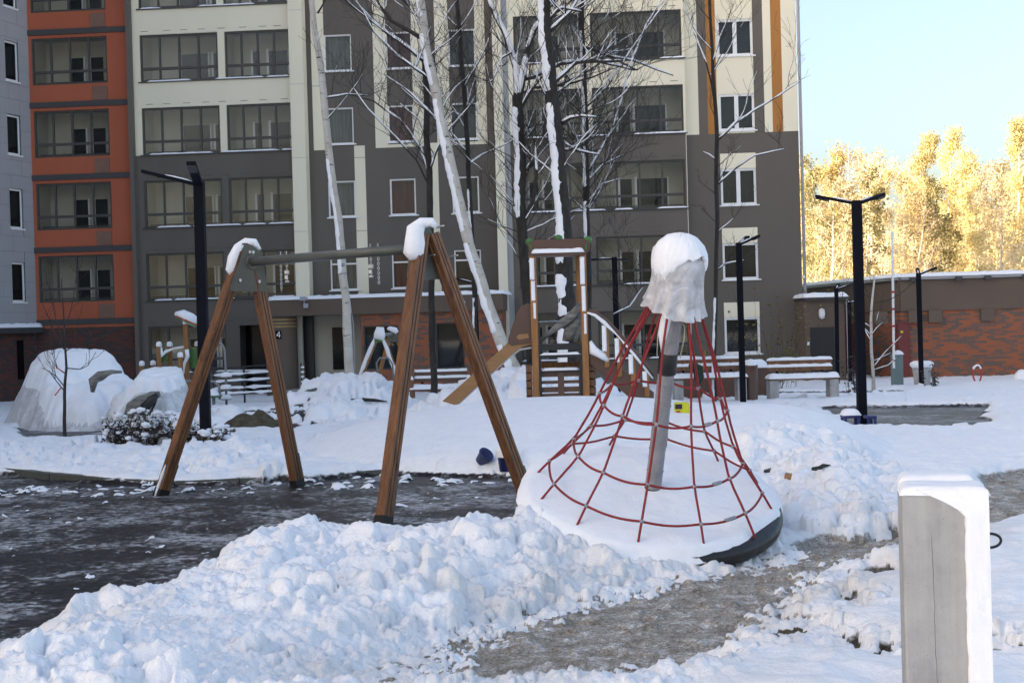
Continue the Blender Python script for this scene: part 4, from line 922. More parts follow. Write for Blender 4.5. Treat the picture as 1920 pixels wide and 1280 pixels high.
# ------------------------------------------------------------------ slide tower
TY = 21.3
zt0 = zb(TY) - .12
tw_ = empty('slide_tower', P(1050, 748, TY) * 1.0); tw_.location.z = zt0; tag(tw_, 'brown timber slide tower with curved name board, slide and railed steps', 'play tower')
def tb(mb, n, mt, sm=False, bev=0, parent=None): return loc_mb(mb, tw_).build(n, mt, parent or tw_, sm, bev)
def slab(poly, Y, th): return MB().prism([P(a, b, Y) for a, b in poly], (0, th, 0))
xl, xr = P(1002, 610, TY).x, P(1096, 610, TY).x; ztop = P(1050, 474, TY).z
for x, y in ((xl, TY), (xr, TY), (xl + .02, TY + .85), (xr - .02, TY + .85)):
    mb = MB().beam((x, y, zt0), (x, y, ztop if y == TY else ztop), .105, .105, up=(0, 1, 0)); tb(mb, 'post', M['wood_tan'], bev=.008)
for x, za, zb2 in ((xl, 482, 606), (xr, 482, 640)):
    a, b = P(1050, za, TY - .06).z, P(1050, zb2, TY - .06).z; [tb(MB().snow((x - .015 + .01 * k, TY - .052, a - (a - b) * (k + .5) / 3.0), .075 - .012 * k, (a - b) * (.33, .30, .20)[k], .014, rot=VR, over=0, seed=x * 5 + k, nx=8, ny=24), 'post_snow', M['snow'], True) for k in range(2)]; mb = MB().snow((x + .01, TY - .052, a - (a - b) * .80), .04, (a - b) * .24, .012, rot=VR, over=0, seed=x * 7, nx=8, ny=20); tb(mb, 'post_snow', M['snow'], True)
mb = slab([(990, 462), (994, 453), (1003, 449), (1093, 447), (1103, 451), (1107, 460), (1105, 470), (1097, 478), (1001, 481), (993, 474)], TY - .1, .035); bd_ = tb(mb, 'roof_board', M['plank_brown'], bev=.006)
mb = MB().bx(xl - .06, xr + .06, TY - .08, TY + .95, ztop - .02, ztop + .04); tb(mb, 'roof_deck', M['plank_brown'])
mb = MB().snow(((xl + xr) / 2, TY - .09, ztop + .0), .84, .1, .075, over=0, seed=2, ny=6, nx=24); tb(mb, 'roof_snow', M['snow'], True)
for px, py in ((993, 453), (1047, 446), (1102, 449)):
    c = P(px, py, TY - .03); mb = MB().lathe([(.02, -.07), (.06, -.03), (.068, .0), (.06, .03), (.02, .05)], c, 14); tb(mb, 'green_cap', M['green'], True)
for px, py in ((995, 464), (1099, 462)): c = P(px, py, TY - .11); mb = MB().box(c, (.025, .03, .09)); tb(mb, 'green_clip', M['green'])
zd = P(1050, 645, TY).z
mb = MB().bx(xl + .06, xr - .06, TY - .03, TY + .85, zd - .09, zd + .0); tb(mb, 'platform', M['black'])
mb = MB().bx(xl + .055, xr - .055, TY - .045, TY + .01, P(1050, 670, TY).z, P(1050, 664, TY).z); tb(mb, 'rung', M['black']); 
mb = MB().snow(((xl + xr) / 2, TY - .02, P(1050, 664, TY).z - .003), .66, .06, .035, over=0, seed=3, ny=4); tb(mb, 'rung_snow', M['snow'], True)
zsh = P(1050, 694, TY).z; mb = MB().bx(xl + .055, xr - .055, TY - .05, TY + .5, zsh - .03, zsh); tb(mb, 'shelf', M['black']); mb = MB().snow(((xl + xr) / 2, TY + .1, zsh - .003), .64, .28, .04, over=0, seed=5); tb(mb, 'shelf_snow', M['snow'], True)
for x in (xl + .075, xr - .075): mb = MB().bx(x - .02, x + .02, TY - .04, TY + .02, zt0, zd); tb(mb, 'inner_upright', M['black'])
mb = MB().bx((xl + xr) / 2 - .05, (xl + xr) / 2 + .05, TY - .03, TY + .0, zt0, zsh - .03); tb(mb, 'inner_upright', M['plank_brown'])
for ya, yb in ((697, 706), (713, 719), (725, 735), (737, 752)):
    a, b = P(1050, ya, TY).z, P(1050, yb, TY).z; mb = MB().bx(xl + .06, xr - .06, TY + .005, TY + .03, b, a); tb(mb, 'slat', M['plank_brown'])
for i in range(5):
    a = P(1050, 684 + 14.5 * i, TY).z; b = P(1050, 684 + 14.5 * i + 12.5, TY).z
    for x0, x1 in ((xl - .15, xl - .055), (xr + .055, xr + .16)): mb = MB().bx(x0, x1, TY + .05, TY + .85, b, a); tb(mb, 'side_plank', M['wood'], bev=.006)
mb = MB().bx(xl + .055, xr - .055, TY + .62, TY + .68, P(1050, 692, TY).z, P(1050, 681, TY).z); tb(mb, 'back_plank', M['wood_tan'])
# slide
SY0, SY1 = TY + .02, TY + .62
rail = [(998, 640), (997, 646), (978, 651), (960, 664), (856, 760), (829, 752), (938, 656), (953, 641)]
for Y in (SY0, SY1): mb = slab(rail, Y, .035); tb(mb, 'slide_rail', M['plank_tan'], bev=.006)
for Y in (SY0 - .02, SY1 + .02):
    mb = slab([(997, 570), (987, 569), (977, 574), (968, 588), (953, 634), (953, 643), (960, 648), (972, 645), (997, 643)], Y, .03); sd = tb(mb, 'slide_side_panel', M['plank_brown'], bev=.005)
mb = slab([(968, 633), (972, 627), (990, 625), (992, 633), (974, 637)], SY0 - .026, .006); tb(mb, 'hand_grip', M['plank_tan'])
bedpts = [(998, 653), (975, 657), (955, 672), (850, 768), (848, 765), (952, 669), (973, 654), (998, 650)]; mb = slab(bedpts, SY0 + .035, SY1 - SY0 - .036); tb(mb, 'slide_bed', M['bolt'])
# steps with railing on the right
mb = slab([(1103, 651), (1118, 662), (1145, 678), (1226, 735), (1226, 772), (1180, 745), (1106, 682)], TY + .0, .04); tb(mb, 'stair_stringer', M['plank_brown'], bev=.005)
mb = slab([(1103, 651), (1118, 662), (1145, 678), (1226, 735), (1226, 772), (1180, 745), (1106, 682)], TY + .75, .04); tb(mb, 'stair_stringer', M['plank_brown'])
for i in range(6):
    p = P(1118 + 20 * i, 672 + 15.5 * i, TY); mb = MB().bx(p.x - .14, p.x + .14, TY + .045, TY + .745, p.z - .03, p.z); st_ = tb(mb, 'tread', M['plank_brown']); mb = MB().snow((p.x, TY + .4, p.z), .26, .66, .05, over=0, seed=i); tb(mb, 'tread_snow', M['snow'], True)
rl = [(1103, 582), (1118, 587), (1135, 600), (1160, 625), (1190, 660), (1226, 705)]
for Y in (TY - .03, TY + .78):
    mb = MB(); mb.tube([P(a, b, Y) for a, b in rl], .035, 8); tb(mb, 'handrail', M['plank_brown'], True)
    if Y < TY: mb = MB(); blob_tube(mb, [P(a - 2, b + 4, Y - .03) for a, b in rl], [.012, .02, .024, .02, .022, .012], 8, 1, .6); tb(mb, 'handrail_snow', M['snow'], True)
for px, a, b in ((1136, 604, 688), (1160, 628, 706), (1186, 658, 724), (1212, 690, 744)):
    for Y in (TY - .02, TY + .79):
        p0_, p1_ = P(px, a, Y), P(px, b, Y); mb = MB().beam((p0_.x, Y, p1_.z), (p0_.x, Y, p0_.z), .075, .035, up=(0, 1, 0)); tb(mb, 'baluster', M['wood_tan'])
    q0 = P(px - 3, a + 6, TY - .038); q1 = P(px - 3, a + (b - a) * .65, TY - .038); mb = MB().snow(((q0.x + q1.x) / 2, TY - .038, (q0.z + q1.z) / 2), .072, q0.z - q1.z, .016, rot=VR, over=0, seed=px, nx=8, ny=16); tb(mb, 'baluster_snow', M['snow'], True)
mb = MB(); blob_tube(mb, [P(1106, 640, TY - .02), P(1115, 655, TY - .04), P(1130, 668, TY - .04), P(1140, 676, TY - .02)], [.03, .06, .05, .02], 10, 6, .6); tb(mb, 'stringer_snow', M['snow'], True)
mb = MB(); mb.tube([P(1010, 604, TY + .4), P(1060, 602, TY + .4)], .016, 8); tb(mb, 'grab_bar', M['bolt'])
# weathered boughs laid across the platform
for k, pts in enumerate(([(1012, 640), (1030, 624), (1052, 606), (1072, 592), (1088, 566)], [(1062, 640), (1066, 622), (1078, 606), (1086, 590)], [(1074, 640), (1078, 625), (1084, 606), (1088, 585)], [(1086, 640), (1087, 620), (1088, 595)])):
    mb = MB(); blob_tube(mb, [P(a, b, TY + .2 + .06 * k) for a, b in pts], [.05, .06, .06, .05, .03][:len(pts)] if k == 0 else [.07, .085, .075, .04][:len(pts)], 10, k, .5); o = tb(mb, 'bough', M['tarp'], True)
# ------------------------------------------------------------------ trees in the yard
def gnarl(p, a, s): return Vector((mnoise.noise(p * a + Vector((s, 0, 0))), mnoise.noise(p * a + Vector((0, s, 5))), mnoise.noise(p * a + Vector((9, 0, s)))))
def twig(mb, sn, p, d, L, r, rd, depth, up=.25, snow=False):
    n = max(4, int(L / .16)); pts = [p]; d = d.normalized(); q = p
    for i in range(n):
        d = (d + Vector((rd.uniform(-.22, .22), rd.uniform(-.22, .22), rd.uniform(-.16, .2) + up * .12))).normalized(); q = q + d * (L / n); pts.append(q)
    rad = [max(.0035, r * (1 - .85 * i / n)) for i in range(n + 1)]
    mb.tube(pts, rad, 5 if r > .012 else 3, False)
    if snow and r > .013 and sn is not None:
        seg = [i for i in range(len(pts) - 1) if rd.random() < .75]
        k = 0
        while k < len(pts) - 1:
            m_ = min(len(pts) - 1, k + rd.randint(2, 6))
            if rd.random() < .4:
                sub = pts[k:m_ + 1]; sn.tube([s_ + Vector((-.2 * rad[k], -.2 * rad[k], rad[k] * .9 + .004)) for s_ in sub], [max(.004, rad[min(k + j, len(rad) - 1)] * .95 + .004) * (.5 if j in (0, len(sub) - 1) else 1) for j in range(len(sub))], 5)
            k = m_
    if depth > 0:
        for _ in range(rd.randint(2, 4) + (1 if L > 1 else 0)):
            i = rd.randint(max(1, n // 5), n); dd = (pts[min(i, n)] - pts[i - 1]).normalized()
            sd_ = Vector((rd.uniform(-1, 1), rd.uniform(-.7, .7), rd.uniform(-.2, 1))).normalized()
            twig(mb, sn, pts[i], dd * .7 + sd_ * .75, L * rd.uniform(.35, .62), rad[i] * .72, rd, depth - 1, up, snow)
def yard_tree(name, label, Y, tr, bark, seed, limbs=(), ntw=20, twl=(.7, 1.8), snowside=.8, t_lo=.3, dark_twigs=True, top=-160):
    rd = random.Random(seed); sc = Y / FPX
    tr = list(tr); (x1, y1, w1_), (x2, y2, w2_) = tr[-2], tr[-1]
    if y2 <= 5: f = (top - y2) / (y2 - y1); tr.append((x2 + (x2 - x1) * f, top, w2_ * .75))
    pts = []; rad = []
    ctrl = [(P(a, b, Y), c * sc / 2) for a, b, c in tr]
    base = ctrl[0][0].copy(); gz = zat(base.x, base.y) - .12
    if base.z > gz: ctrl.insert(0, (Vector((base.x + (base.x - ctrl[1][0].x) * .1, base.y, gz)), ctrl[0][1] * 1.25))
    for (a, ra), (b, rb) in zip(ctrl, ctrl[1:]):
        n = max(2, int((b - a).length / .22))
        for i in range(n): t = i / n; q = a.lerp(b, t); q = q + gnarl(q, 1.1, seed) * min(.05, ra * .5); pts.append(q); rad.append((ra + (rb - ra) * t) * (1 + .12 * mnoise.noise(q * 3)))
    pts.append(ctrl[-1][0]); rad.append(ctrl[-1][1])
    root = empty(name, pts[0]); tag(root, label, 'tree'); 
    mb = MB().tube(pts, rad, 12); loc_mb(mb, root).build('trunk', bark, root, True)
    sn = MB(); br = MB()
    if snowside:
        runs = []; i = 0
        while i < len(pts) - 2:
            j = min(len(pts) - 1, i + rd.randint(5, 22))
            if rd.random() < snowside: runs.append((i, j))
            i = j + (0 if rd.random() < snowside else rd.randint(1, 3))
        for i, j in runs:
            sub = pts[i:j + 1]; m_ = len(sub)
            if m_ < 3: continue
            fine = []; fr2 = []
            for k in range(m_ - 1):
                for s_ in range(3): fine.append(sub[k].lerp(sub[k + 1], s_ / 3)); fr2.append(rad[i + k])
            c0i = len(sn.v); off = []
            for k, q in enumerate(fine): w_ = mnoise.noise(Vector((q.z * 2.2, seed, 0))) * .16 - (.35 if k < 2 or k > len(fine) - 3 else 0); off.append(q + Vector((-(.33 + w_) * fr2[k], -(.30 + w_) * fr2[k], 0)))
            blob_tube(sn, off, [r_ * .72 for r_ in fr2], 12, seed, .10)
            for j_ in range(c0i, len(sn.v)):
                v_ = Vector(sn.v[j_]); k = (j_ - c0i) // 12; d_ = v_ - off[k]; sn.v[j_] = tuple(off[k] + d_ * (1 + .10 * mnoise.noise(v_ * 9) + .10 * mnoise.noise(v_ * 26)))
    sources = []
    for lp, lw in limbs:
        lpts = []; dy = rd.uniform(-.25, .25)
        C3 = [P(a, b, Y + dy * k) for k, (a, b) in enumerate(lp)]
        for a, b in zip(C3, C3[1:]):
            n = max(2, int((b - a).length / .14))
            for i in range(n): q = a.lerp(b, i / n); lpts.append(q + gnarl(q, 3, seed) * .018)
        lpts.append(C3[-1]); n = len(lpts); lr = [max(.006, lw * sc / 2 * (1 - .72 * i / n)) for i in range(n)]
        br.tube(lpts, lr, 7, True); sources.append((lpts, lr))
        k = 0
        while k < n - 2:
            m_ = min(n - 1, k + rd.randint(4, 14))
            if rd.random() < .85: sub = lpts[k:m_ + 1]; sn.tube([s_ + Vector((0, -.25 * lr[k], lr[k + q_] * .75 + .008)) for q_, s_ in enumerate(sub)], [(lr[k + q_] * .8 + .006) * (.4 if q_ in (0, len(sub) - 1) else 1) * (1 + .25 * mnoise.noise(s_ * 7)) for q_, s_ in enumerate(sub)], 7)
            k = m_
    for _ in range(ntw):
        if sources and rd.random() < .6: lp, lr = rd.choice(sources); i = rd.randint(len(lp) // 5, len(lp) - 1); p, r = lp[i], lr[i] * .6; d = (lp[i] - lp[i - 1]).normalized() * .6
        else: i = rd.randint(int(len(pts) * t_lo), len(pts) - 2); p, r = pts[i], min(.02, rad[i] * .4); d = Vector((0, 0, .3))
        a_ = rd.choice([-1, 1]); d = d + Vector((a_ * rd.uniform(.4, 1), rd.uniform(-.6, .6), rd.uniform(.1, .9)))
        twig(br, sn, p, d, rd.uniform(*twl), max(.006, min(.014, r)), rd, 2, snow=True)
    loc_mb(br, root).build('crown', M['twig'] if dark_twigs else bark, root, True)
    if sn.f: loc_mb(sn, root).build('snow', M['snow'], root, True)['kind'] = 'stuff'
    return root
yard_tree('birch_tree', 'slender white birch leaning left, rising from the snow pile by the entrance', 31, [(656, 716, 17), (647, 560, 16), (637, 430, 15), (622, 320, 14), (608, 190, 13), (594, 80, 12), (583, 0, 11)], M['birch'], 1, [([(606, 185), (650, 178), (690, 180)], 4), ([(596, 25), (606, 8), (615, -10)], 4)], 10, (.6, 1.4), .55, .55)
yard_tree('birch_tree', 'thick leaning birch plastered with snow behind the timber swing', 29, [(972, 712, 27), (945, 650, 24), (915, 575, 22), (880, 460, 21), (848, 330, 20), (820, 190, 19), (800, 90, 18), (787, 0, 17)], M['birch'], 2,
          [([(796, 75), (770, 60), (735, 40), (712, 10), (700, -20)], 9), ([(798, 118), (770, 95), (730, 65), (690, 35), (645, 0), (620, -30)], 7), ([(805, 150), (780, 130), (745, 105), (700, 60), (680, 20)], 5), ([(826, 235), (800, 205), (770, 175), (720, 140)], 4)], 44, (.7, 1.7), .98, .5)
yard_tree('dark_tree', 'thin dark straight tree with snow flecks just right of the swing head', 30, [(812, 700, 13), (810, 560, 12), (808, 420, 12), (803, 300, 12), (799, 180, 11), (793, 60, 10), (789, 0, 10)], M['bark'], 3,
          [([(805, 330), (790, 280), (750, 225), (700, 190), (655, 178), (612, 185)], 5), ([(806, 350), (780, 300), (740, 255), (690, 205), (655, 155)], 4), ([(806, 320), (820, 280), (845, 240), (880, 200)], 4), ([(802, 260), (785, 225), (750, 195)], 4)], 30, (.7, 1.6), .55, .45)
yard_tree('dark_tree', 'thin dark tree in front of the third window column of the stairwell', 31, [(893, 700, 9), (889, 560, 9), (884, 430, 9), (878, 300, 9), (871, 190, 9), (864, 90, 8), (856, 0, 8)], M['bark'], 4,
          [([(875, 285), (850, 255), (835, 235)], 4), ([(877, 310), (905, 290), (950, 270), (1000, 240)], 3), ([(869, 170), (890, 130), (915, 80), (930, 20)], 4), ([(872, 220), (850, 210), (830, 230)], 3)], 34, (.7, 1.6), .5, .45)
yard_tree('dark_tree', 'forked dark tree with snowy left side directly behind the slide tower', 29.5, [(998, 700, 20), (990, 560, 20), (978, 420, 20), (975, 330, 22), (972, 230, 22), (970, 180, 20)], M['bark'], 5,
          [([(972, 190), (968, 130), (950, 70), (925, 25), (905, -30)], 16), ([(973, 190), (990, 90), (1000, 60), (1020, 30), (1050, -20)], 15), ([(984, 415), (1000, 375), (1006, 330), (1004, 270)], 9), ([(975, 150), (1000, 145), (1050, 120), (1110, 112), (1190, 132)], 9), ([(975, 205), (1000, 165), (1060, 160), (1110, 145), (1150, 128)], 7), ([(960, 100), (940, 110), (925, 150), (915, 155)], 4)], 95, (.7, 1.9), .7, .4)
yard_tree('big_tree', 'thickest trunk in the yard, snow caked, rising behind the slide tower', 28.5, [(1068, 712, 42), (1064, 600, 36), (1058, 500, 32), (1056, 420, 30), (1047, 300, 28), (1036, 200, 26), (1026, 100, 25), (1018, 0, 24)], M['bark'], 6,
          [([(1028, 40), (1045, 20), (1055, 15), (1090, 22)], 7), ([(1052, 232), (1070, 222), (1090, 218), (1118, 220)], 7), ([(1054, 282), (1075, 282), (1100, 286), (1124, 290)], 6), ([(1035, 160), (1080, 118), (1160, 115), (1195, 132)], 8), ([(1030, 60), (1070, 20), (1100, -30)], 8)], 70, (.7, 1.9), 1.0, .45)
yard_tree('dark_tree', 'dark straight tree with flecked snow beside the right post of the slide tower', 30.5, [(1104, 700, 14), (1103, 560, 13), (1101, 420, 12), (1099, 300, 12), (1096, 180, 11), (1092, 60, 10), (1090, 0, 10)], M['bark'], 7,
          [([(1098, 90), (1108, 92), (1140, 105), (1190, 115), (1230, 130), (1262, 142)], 6), ([(1100, 340), (1130, 310), (1170, 290)], 4), ([(1102, 380), (1130, 345), (1165, 335)], 3), ([(1105, 320), (1150, 240), (1180, 130), (1210, 50), (1240, 0)], 5), ([(1100, 200), (1140, 160), (1200, 70), (1260, -10)], 4), ([(1150, 590), (1180, 575), (1205, 540)], 3)], 105, (.7, 1.9), .6, .4)
yard_tree('thin_tree', 'thin young tree with a long snowy side branch in front of white double windows', 33, [(1338, 700, 8), (1342, 560, 8), (1344, 420, 8), (1344, 260, 8), (1338, 150, 7), (1333, 60, 6), (1331, 0, 6)], M['bark'], 8,
          [([(1346, 262), (1380, 230), (1420, 205), (1460, 180), (1500, 152)], 5), ([(1347, 345), (1380, 315), (1415, 292), (1470, 280)], 4), ([(1342, 300), (1330, 290), (1318, 285)], 3), ([(1338, 180), (1325, 120), (1300, 60), (1280, 0)], 4), ([(1336, 120), (1350, 70), (1370, 20)], 3), ([(1346, 505), (1360, 495), (1395, 488)], 3)], 26, (.6, 1.5), .6, .3)
# ------------------------------------------------------------------ golden wood beyond the low building
def leaf_mat(name, c1, c2, tr=.35):
    m, t, b, o = nodes(name); oi = t.nodes.new('ShaderNodeObjectInfo'); n = noise(t, texco(t, 'Object'), .9, 3); n2 = noise(t, texco(t, 'Object'), 9, 2)
    f = mth(t, 'ADD', mth(t, 'MULTIPLY', n, .7), mth(t, 'ADD', mth(t, 'MULTIPLY', n2, .5), mth(t, 'MULTIPLY', mth(t, 'SUBTRACT', oi.outputs['Random'], .5), .3)))
    col = ramp(t, f, [(.4, c1), (.8, c2)]); ln(t, col, b.inputs['Base Color']); b.inputs['Roughness'].default_value = .6
    tl = t.nodes.new('ShaderNodeBsdfTranslucent'); ln(t, col, tl.inputs[0]); mx = t.nodes.new('ShaderNodeMixShader'); mx.inputs[0].default_value = tr
    ln(t, b.outputs[0], mx.inputs[1]); ln(t, tl.outputs[0], mx.inputs[2]); ln(t, mx.outputs[0], o.inputs[0]); return m
M['leaf_gold'] = leaf_mat('golden_birch_leaves', (.36, .28, .12), (.76, .66, .38), .45)  # leaf tones of the wood paled to stand in for haze
M['leaf_rust'] = leaf_mat('russet_leaves', (.34, .25, .14), (.70, .58, .38), .45)
M['leaf_olive'] = leaf_mat('olive_leaves', (.17, .15, .07), (.46, .42, .19), .45)
M['leaf_frost'] = leaf_mat('frosted_brushwood', (.2, .19, .16), (.66, .64, .6), .1)
M['pale_branch'] = mat('pale_birch_branches', (.55, .50, .42), .8, .25, 3, .1)
def forest_tree(seed, H, leafm, spread, nleaf, start=.25, ls=.16):
    rd = random.Random(seed); tr = MB(); lv = MB(); tips = []
    pts = []; p = Vector((0, 0, -.4)); d = Vector((0, 0, 1)); n = 16
    for i in range(n + 1): pts.append(p.copy()); d = (d + Vector((rd.uniform(-.06, .06), rd.uniform(-.06, .06), .12))).normalized(); p = p + d * ((H + .4) / n)
    rad = [max(.02, .14 * (H / 14) * (1 - i / n * .92)) for i in range(n + 1)]; tr.tube(pts, rad, 7, False); br = MB()
    def limb(p, d, L, r, dep):
        m_ = 5; q = p; ps = [p]
        for i in range(m_): d = (d + Vector((rd.uniform(-.2, .2), rd.uniform(-.2, .2), rd.uniform(-.05, .22)))).normalized(); q = q + d * (L / m_); ps.append(q)
        br.tube(ps, [max(.010, r * (1 - .8 * i / m_)) for i in range(m_ + 1)], 4, False)
        if dep:
            for _ in range(3): i = rd.randint(2, m_); limb(ps[i], d + Vector((rd.uniform(-.9, .9), rd.uniform(-.9, .9), rd.uniform(-.2, .6))), L * rd.uniform(.4, .65), r * .55, dep - 1)
        tips.extend(ps[2:])
    for k in range(int(26)):
        t = start + (1 - start) * (k + rd.random()) / 26; i = min(n - 1, int(t * n)); a = rd.uniform(0, 6.28); L = spread * (1.15 - t * .85) * rd.uniform(.6, 1.15)
        limb(pts[i], Vector((math.cos(a), math.sin(a), rd.uniform(.4, 1.1))), L, rad[i] * .45, 2)
    for _ in range(nleaf):
        c = rd.choice(tips); c = c + Vector((rd.gauss(0, .22), rd.gauss(0, .22), rd.gauss(-.08, .25))); s_ = ls * rd.uniform(.5, 1.3)
        x = Vector((rd.gauss(0, 1), rd.gauss(0, 1), rd.gauss(0, 1))).normalized(); y = x.cross(Vector((rd.gauss(0, 1), rd.gauss(0, 1), rd.gauss(0, 1)))).normalized()
        lv.add([c - x * s_ * .5, c - y * s_ * .32, c + x * s_ * .5, c + y * s_ * .32], [(0, 1, 2, 3)])
    return tr.mesh('trunk'), br.mesh('branches'), lv.mesh('foliage')
kinds = [('golden_birch', 15, 'leaf_gold', 3.0, 7500, .22), ('golden_birch', 13, 'leaf_gold', 2.6, 6500, .2), ('russet_tree', 14, 'leaf_rust', 3.2, 2600, .25), ('russet_tree', 13, 'leaf_rust', 2.8, 1500, .3), ('olive_tree', 13, 'leaf_olive', 2.7, 5200, .15)]
protos = []
for i, (nm_, H, lm, spd, nl, st_) in enumerate(kinds):
    a, b, c = forest_tree(50 + i, H, lm, spd, nl, st_, .2); a.materials.append(M['birch']); b.materials.append(M['pale_branch']); c.materials.append(M[lm]); protos.append((nm_, a, b, c, H))
FL = {'golden_birch': 'tall golden-leaved birch in the sunlit wood behind the low brick building', 'russet_tree': 'thinly leaved russet tree in the sunlit wood behind the low brick building', 'olive_tree': 'dense olive-green tree in the sunlit wood behind the low brick building'}
fr_ = random.Random(21)
# (px of crown, px of top, distance, kind)
spots = [(1530, 315, 84, 4), (1572, 300, 92, 1), (1600, 285, 98, 2), (1640, 290, 88, 3), (1668, 300, 104, 2), (1700, 305, 92, 3), (1735, 265, 86, 0), (1775, 262, 94, 0), (1812, 300, 100, 1), (1840, 318, 88, 2), (1868, 310, 96, 3), (1905, 245, 84, 0), (1945, 250, 92, 0), (1985, 270, 88, 1), (1545, 345, 78, 3), (1615, 340, 80, 4), (1690, 360, 79, 2), (1765, 350, 80, 4), (1830, 345, 79, 1), (1890, 330, 80, 2), (2030, 260, 90, 0), (2080, 280, 86, 2), (1510, 330, 96, 2), (1480, 320, 90, 1), (1555, 325, 106, 0), (1650, 330, 108, 0), (1720, 315, 110, 1), (1800, 320, 108, 0), (1860, 330, 110, 4), (1925, 310, 106, 2)]
for i, (px, py, Y, k) in enumerate(spots):
    nm_, a, b, c, H = protos[k]; t = P(px, py, Y); gz = -.9; s_ = (t.z - gz) / (H * .985)
    r = empty(nm_, (t.x, Y, gz), fr_.uniform(0, 6.28)); r.scale = (s_ * fr_.uniform(.85, 1.15), s_ * fr_.uniform(.85, 1.15), s_); tag(r, FL[nm_], 'tree', nm_.replace('_', ' ') + ' trees of the wood')
    for n_, me in (('trunk', a), ('branches', b), ('crown', c)): link(n_, me, None, r)
# frosted brushwood along the foot of the wood
mb = MB(); rd = random.Random(4)
for _ in range(11000):
    x = rd.uniform(17, 58); y = rd.uniform(70, 79); h = 1.2 + 3.4 * rd.random() ** 1.6 * (.6 + .8 * mnoise.noise(Vector((x * .25, y * .2, 0))) + .4)
    c = Vector((x * y / 75, y, -.9 + max(.1, h) * rd.random() ** .6)); s_ = rd.uniform(.06, .2)
    xx = Vector((rd.gauss(0, 1), rd.gauss(0, 1), rd.gauss(0, 1.4))).normalized(); yy = xx.cross(Vector((rd.gauss(0, 1), rd.gauss(0, 1), rd.gauss(0, 1)))).normalized(); el = rd.choice([1, 1, 3])
    mb.add([c - xx * s_ * el, c - yy * s_ * .3, c + xx * s_ * el, c + yy * s_ * .3], [(0, 1, 2, 3)])
tag(mb.build('brushwood', M['leaf_frost']), 'frosted grey brushwood along the foot of the sunlit wood', 'undergrowth', kind='stuff')
# ------------------------------------------------------------------ lamps
def lamp(px, pyb, pyt, Y, arms, label, wd=.12, alen=.78, rise=.26, heads=True):
    b = P(px[1], pyb, Y); t = P(px[0], pyt, Y); gz = zat(b.x, Y) if 4 < Y < 62 else zb(Y)
    r = empty('lamp_post', (b.x, Y, min(gz, b.z) - .15)); tag(r, label, 'street lamp', 'dark two-armed and single-armed yard lamps'); zt_ = t.z - r.location.z
    dx = (t.x - b.x)
    MB().beam((0, 0, 0), (dx, 0, zt_), wd, wd, up=(0, 1, 0)).build('pole', M['navy'], r, bev=.006)
    for az in arms:
        d = Vector((math.cos(R_(az)), math.sin(R_(az)), 0)); a0 = Vector((dx, 0, zt_ - .05)); a1 = a0 + d * alen + Vector((0, 0, rise))
        MB().beam(a0, a1, wd * .9, .045).build('arm', M['navy'], r, bev=.004)
        h0 = a0.lerp(a1, .72) - Vector((0, 0, .035)); h1 = a0.lerp(a1, .99) - Vector((0, 0, .035)); MB().beam(h0, h1, wd * .8, .03).build('lamp_head', M['black'], r)
        mb = MB(); blob_tube(mb, [a0.lerp(a1, k) + Vector((0, 0, .026)) for k in (.12, .25, .45, .6)], [.006, .016, .02, .006], 6, az, .3); mb.build('arm_snow', M['snow'], r, True)
    return r
lamp((373, 387), 857, 340, 17.5, (180, -84), 'dark navy lamp post with crossed arms beside the snowy shrubs', .13, .74, .20)
lamp((1606, 1617), 806, 376, 20.6, (142, 38), 'dark navy lamp post with V-shaped arms and a blue toy chair at its foot', .135, .66, .17)
lamp((1385, 1393), 740, 455, 31.5, (30, 60), 'dark lamp post standing in snow beside the brown litter bin', .13, .62, .22)
lamp((1722, 1728), 724, 512, 42, (25, 75), 'dark lamp post in front of the low brick building by the snowy planter', .13, .72, .22)
lamp((1152, 1158), 700, 482, 38, (180, 60), 'dark lamp post behind the railed steps of the slide tower', .15, .75, .0)
lamp((890, 897), 690, 528, 38, (170, 80), 'dark blue lamp post in front of the right end of the entrance canopy', .13, .7, .2)
lamp((1568, 1570), 692, 540, 46.5, (15, 70), 'thin dark lamp post in front of the black porch door', .12, .7, .2)
lamp((1592, 1594), 694, 566, 47.5, (20, 80), 'thin dark lamp post between the porch and the brick wall', .12, .4, .1)
# sagging cable from lamp to lamp
# ------------------------------------------------------------------ concrete block in the foreground
YC = 4.2
cbz = zb(YC) - .2
t0, t1 = P(1690, 925, YC), P(1812, 925, YC)
cb = empty('concrete_post', ((t0.x + t1.x) / 2, YC, 0)); tag(cb, 'square grey concrete post capped with snow and a steel loop on its side', 'concrete post')
def cbb(mb, n, mt, sm=False, bev=0): return loc_mb(mb, cb).build(n, mt, cb, sm, bev)
wtop = t1.x - t0.x; ztp = t0.z
c0_ = Vector((t0.x, YC, ztp)); rw = R_(-14); ca, sa_ = math.cos(rw), math.sin(rw)
def cl(u, v, z): return Vector((t0.x + u * ca - v * sa_, YC + u * sa_ + v * ca, z))
W_, D_ = wtop * 1.25, .17
mb = MB().prism([cl(0, 0, cbz), cl(W_, 0, cbz), cl(W_, D_, cbz), cl(0, D_, cbz)], (0, 0, ztp - cbz)); cbb(mb, 'post', M['concrete'], bev=.008)
mb = MB().prism([cl(-.0, D_ + .012, cbz), cl(W_ * .93, D_ + .012, cbz), cl(W_ * .93, D_ * 2, cbz), cl(0, D_ * 2, cbz)], (0, 0, ztp - cbz + .005)); cbb(mb, 'rear_post', M['concrete'], bev=.008)
mb = MB().snow(cl(W_ / 2, D_ / 2, ztp - .002), W_, D_, .026, rz=rw, over=.006, seed=3, nx=26, ny=14); cbb(mb, 'snow_cap', M['snow'], True)
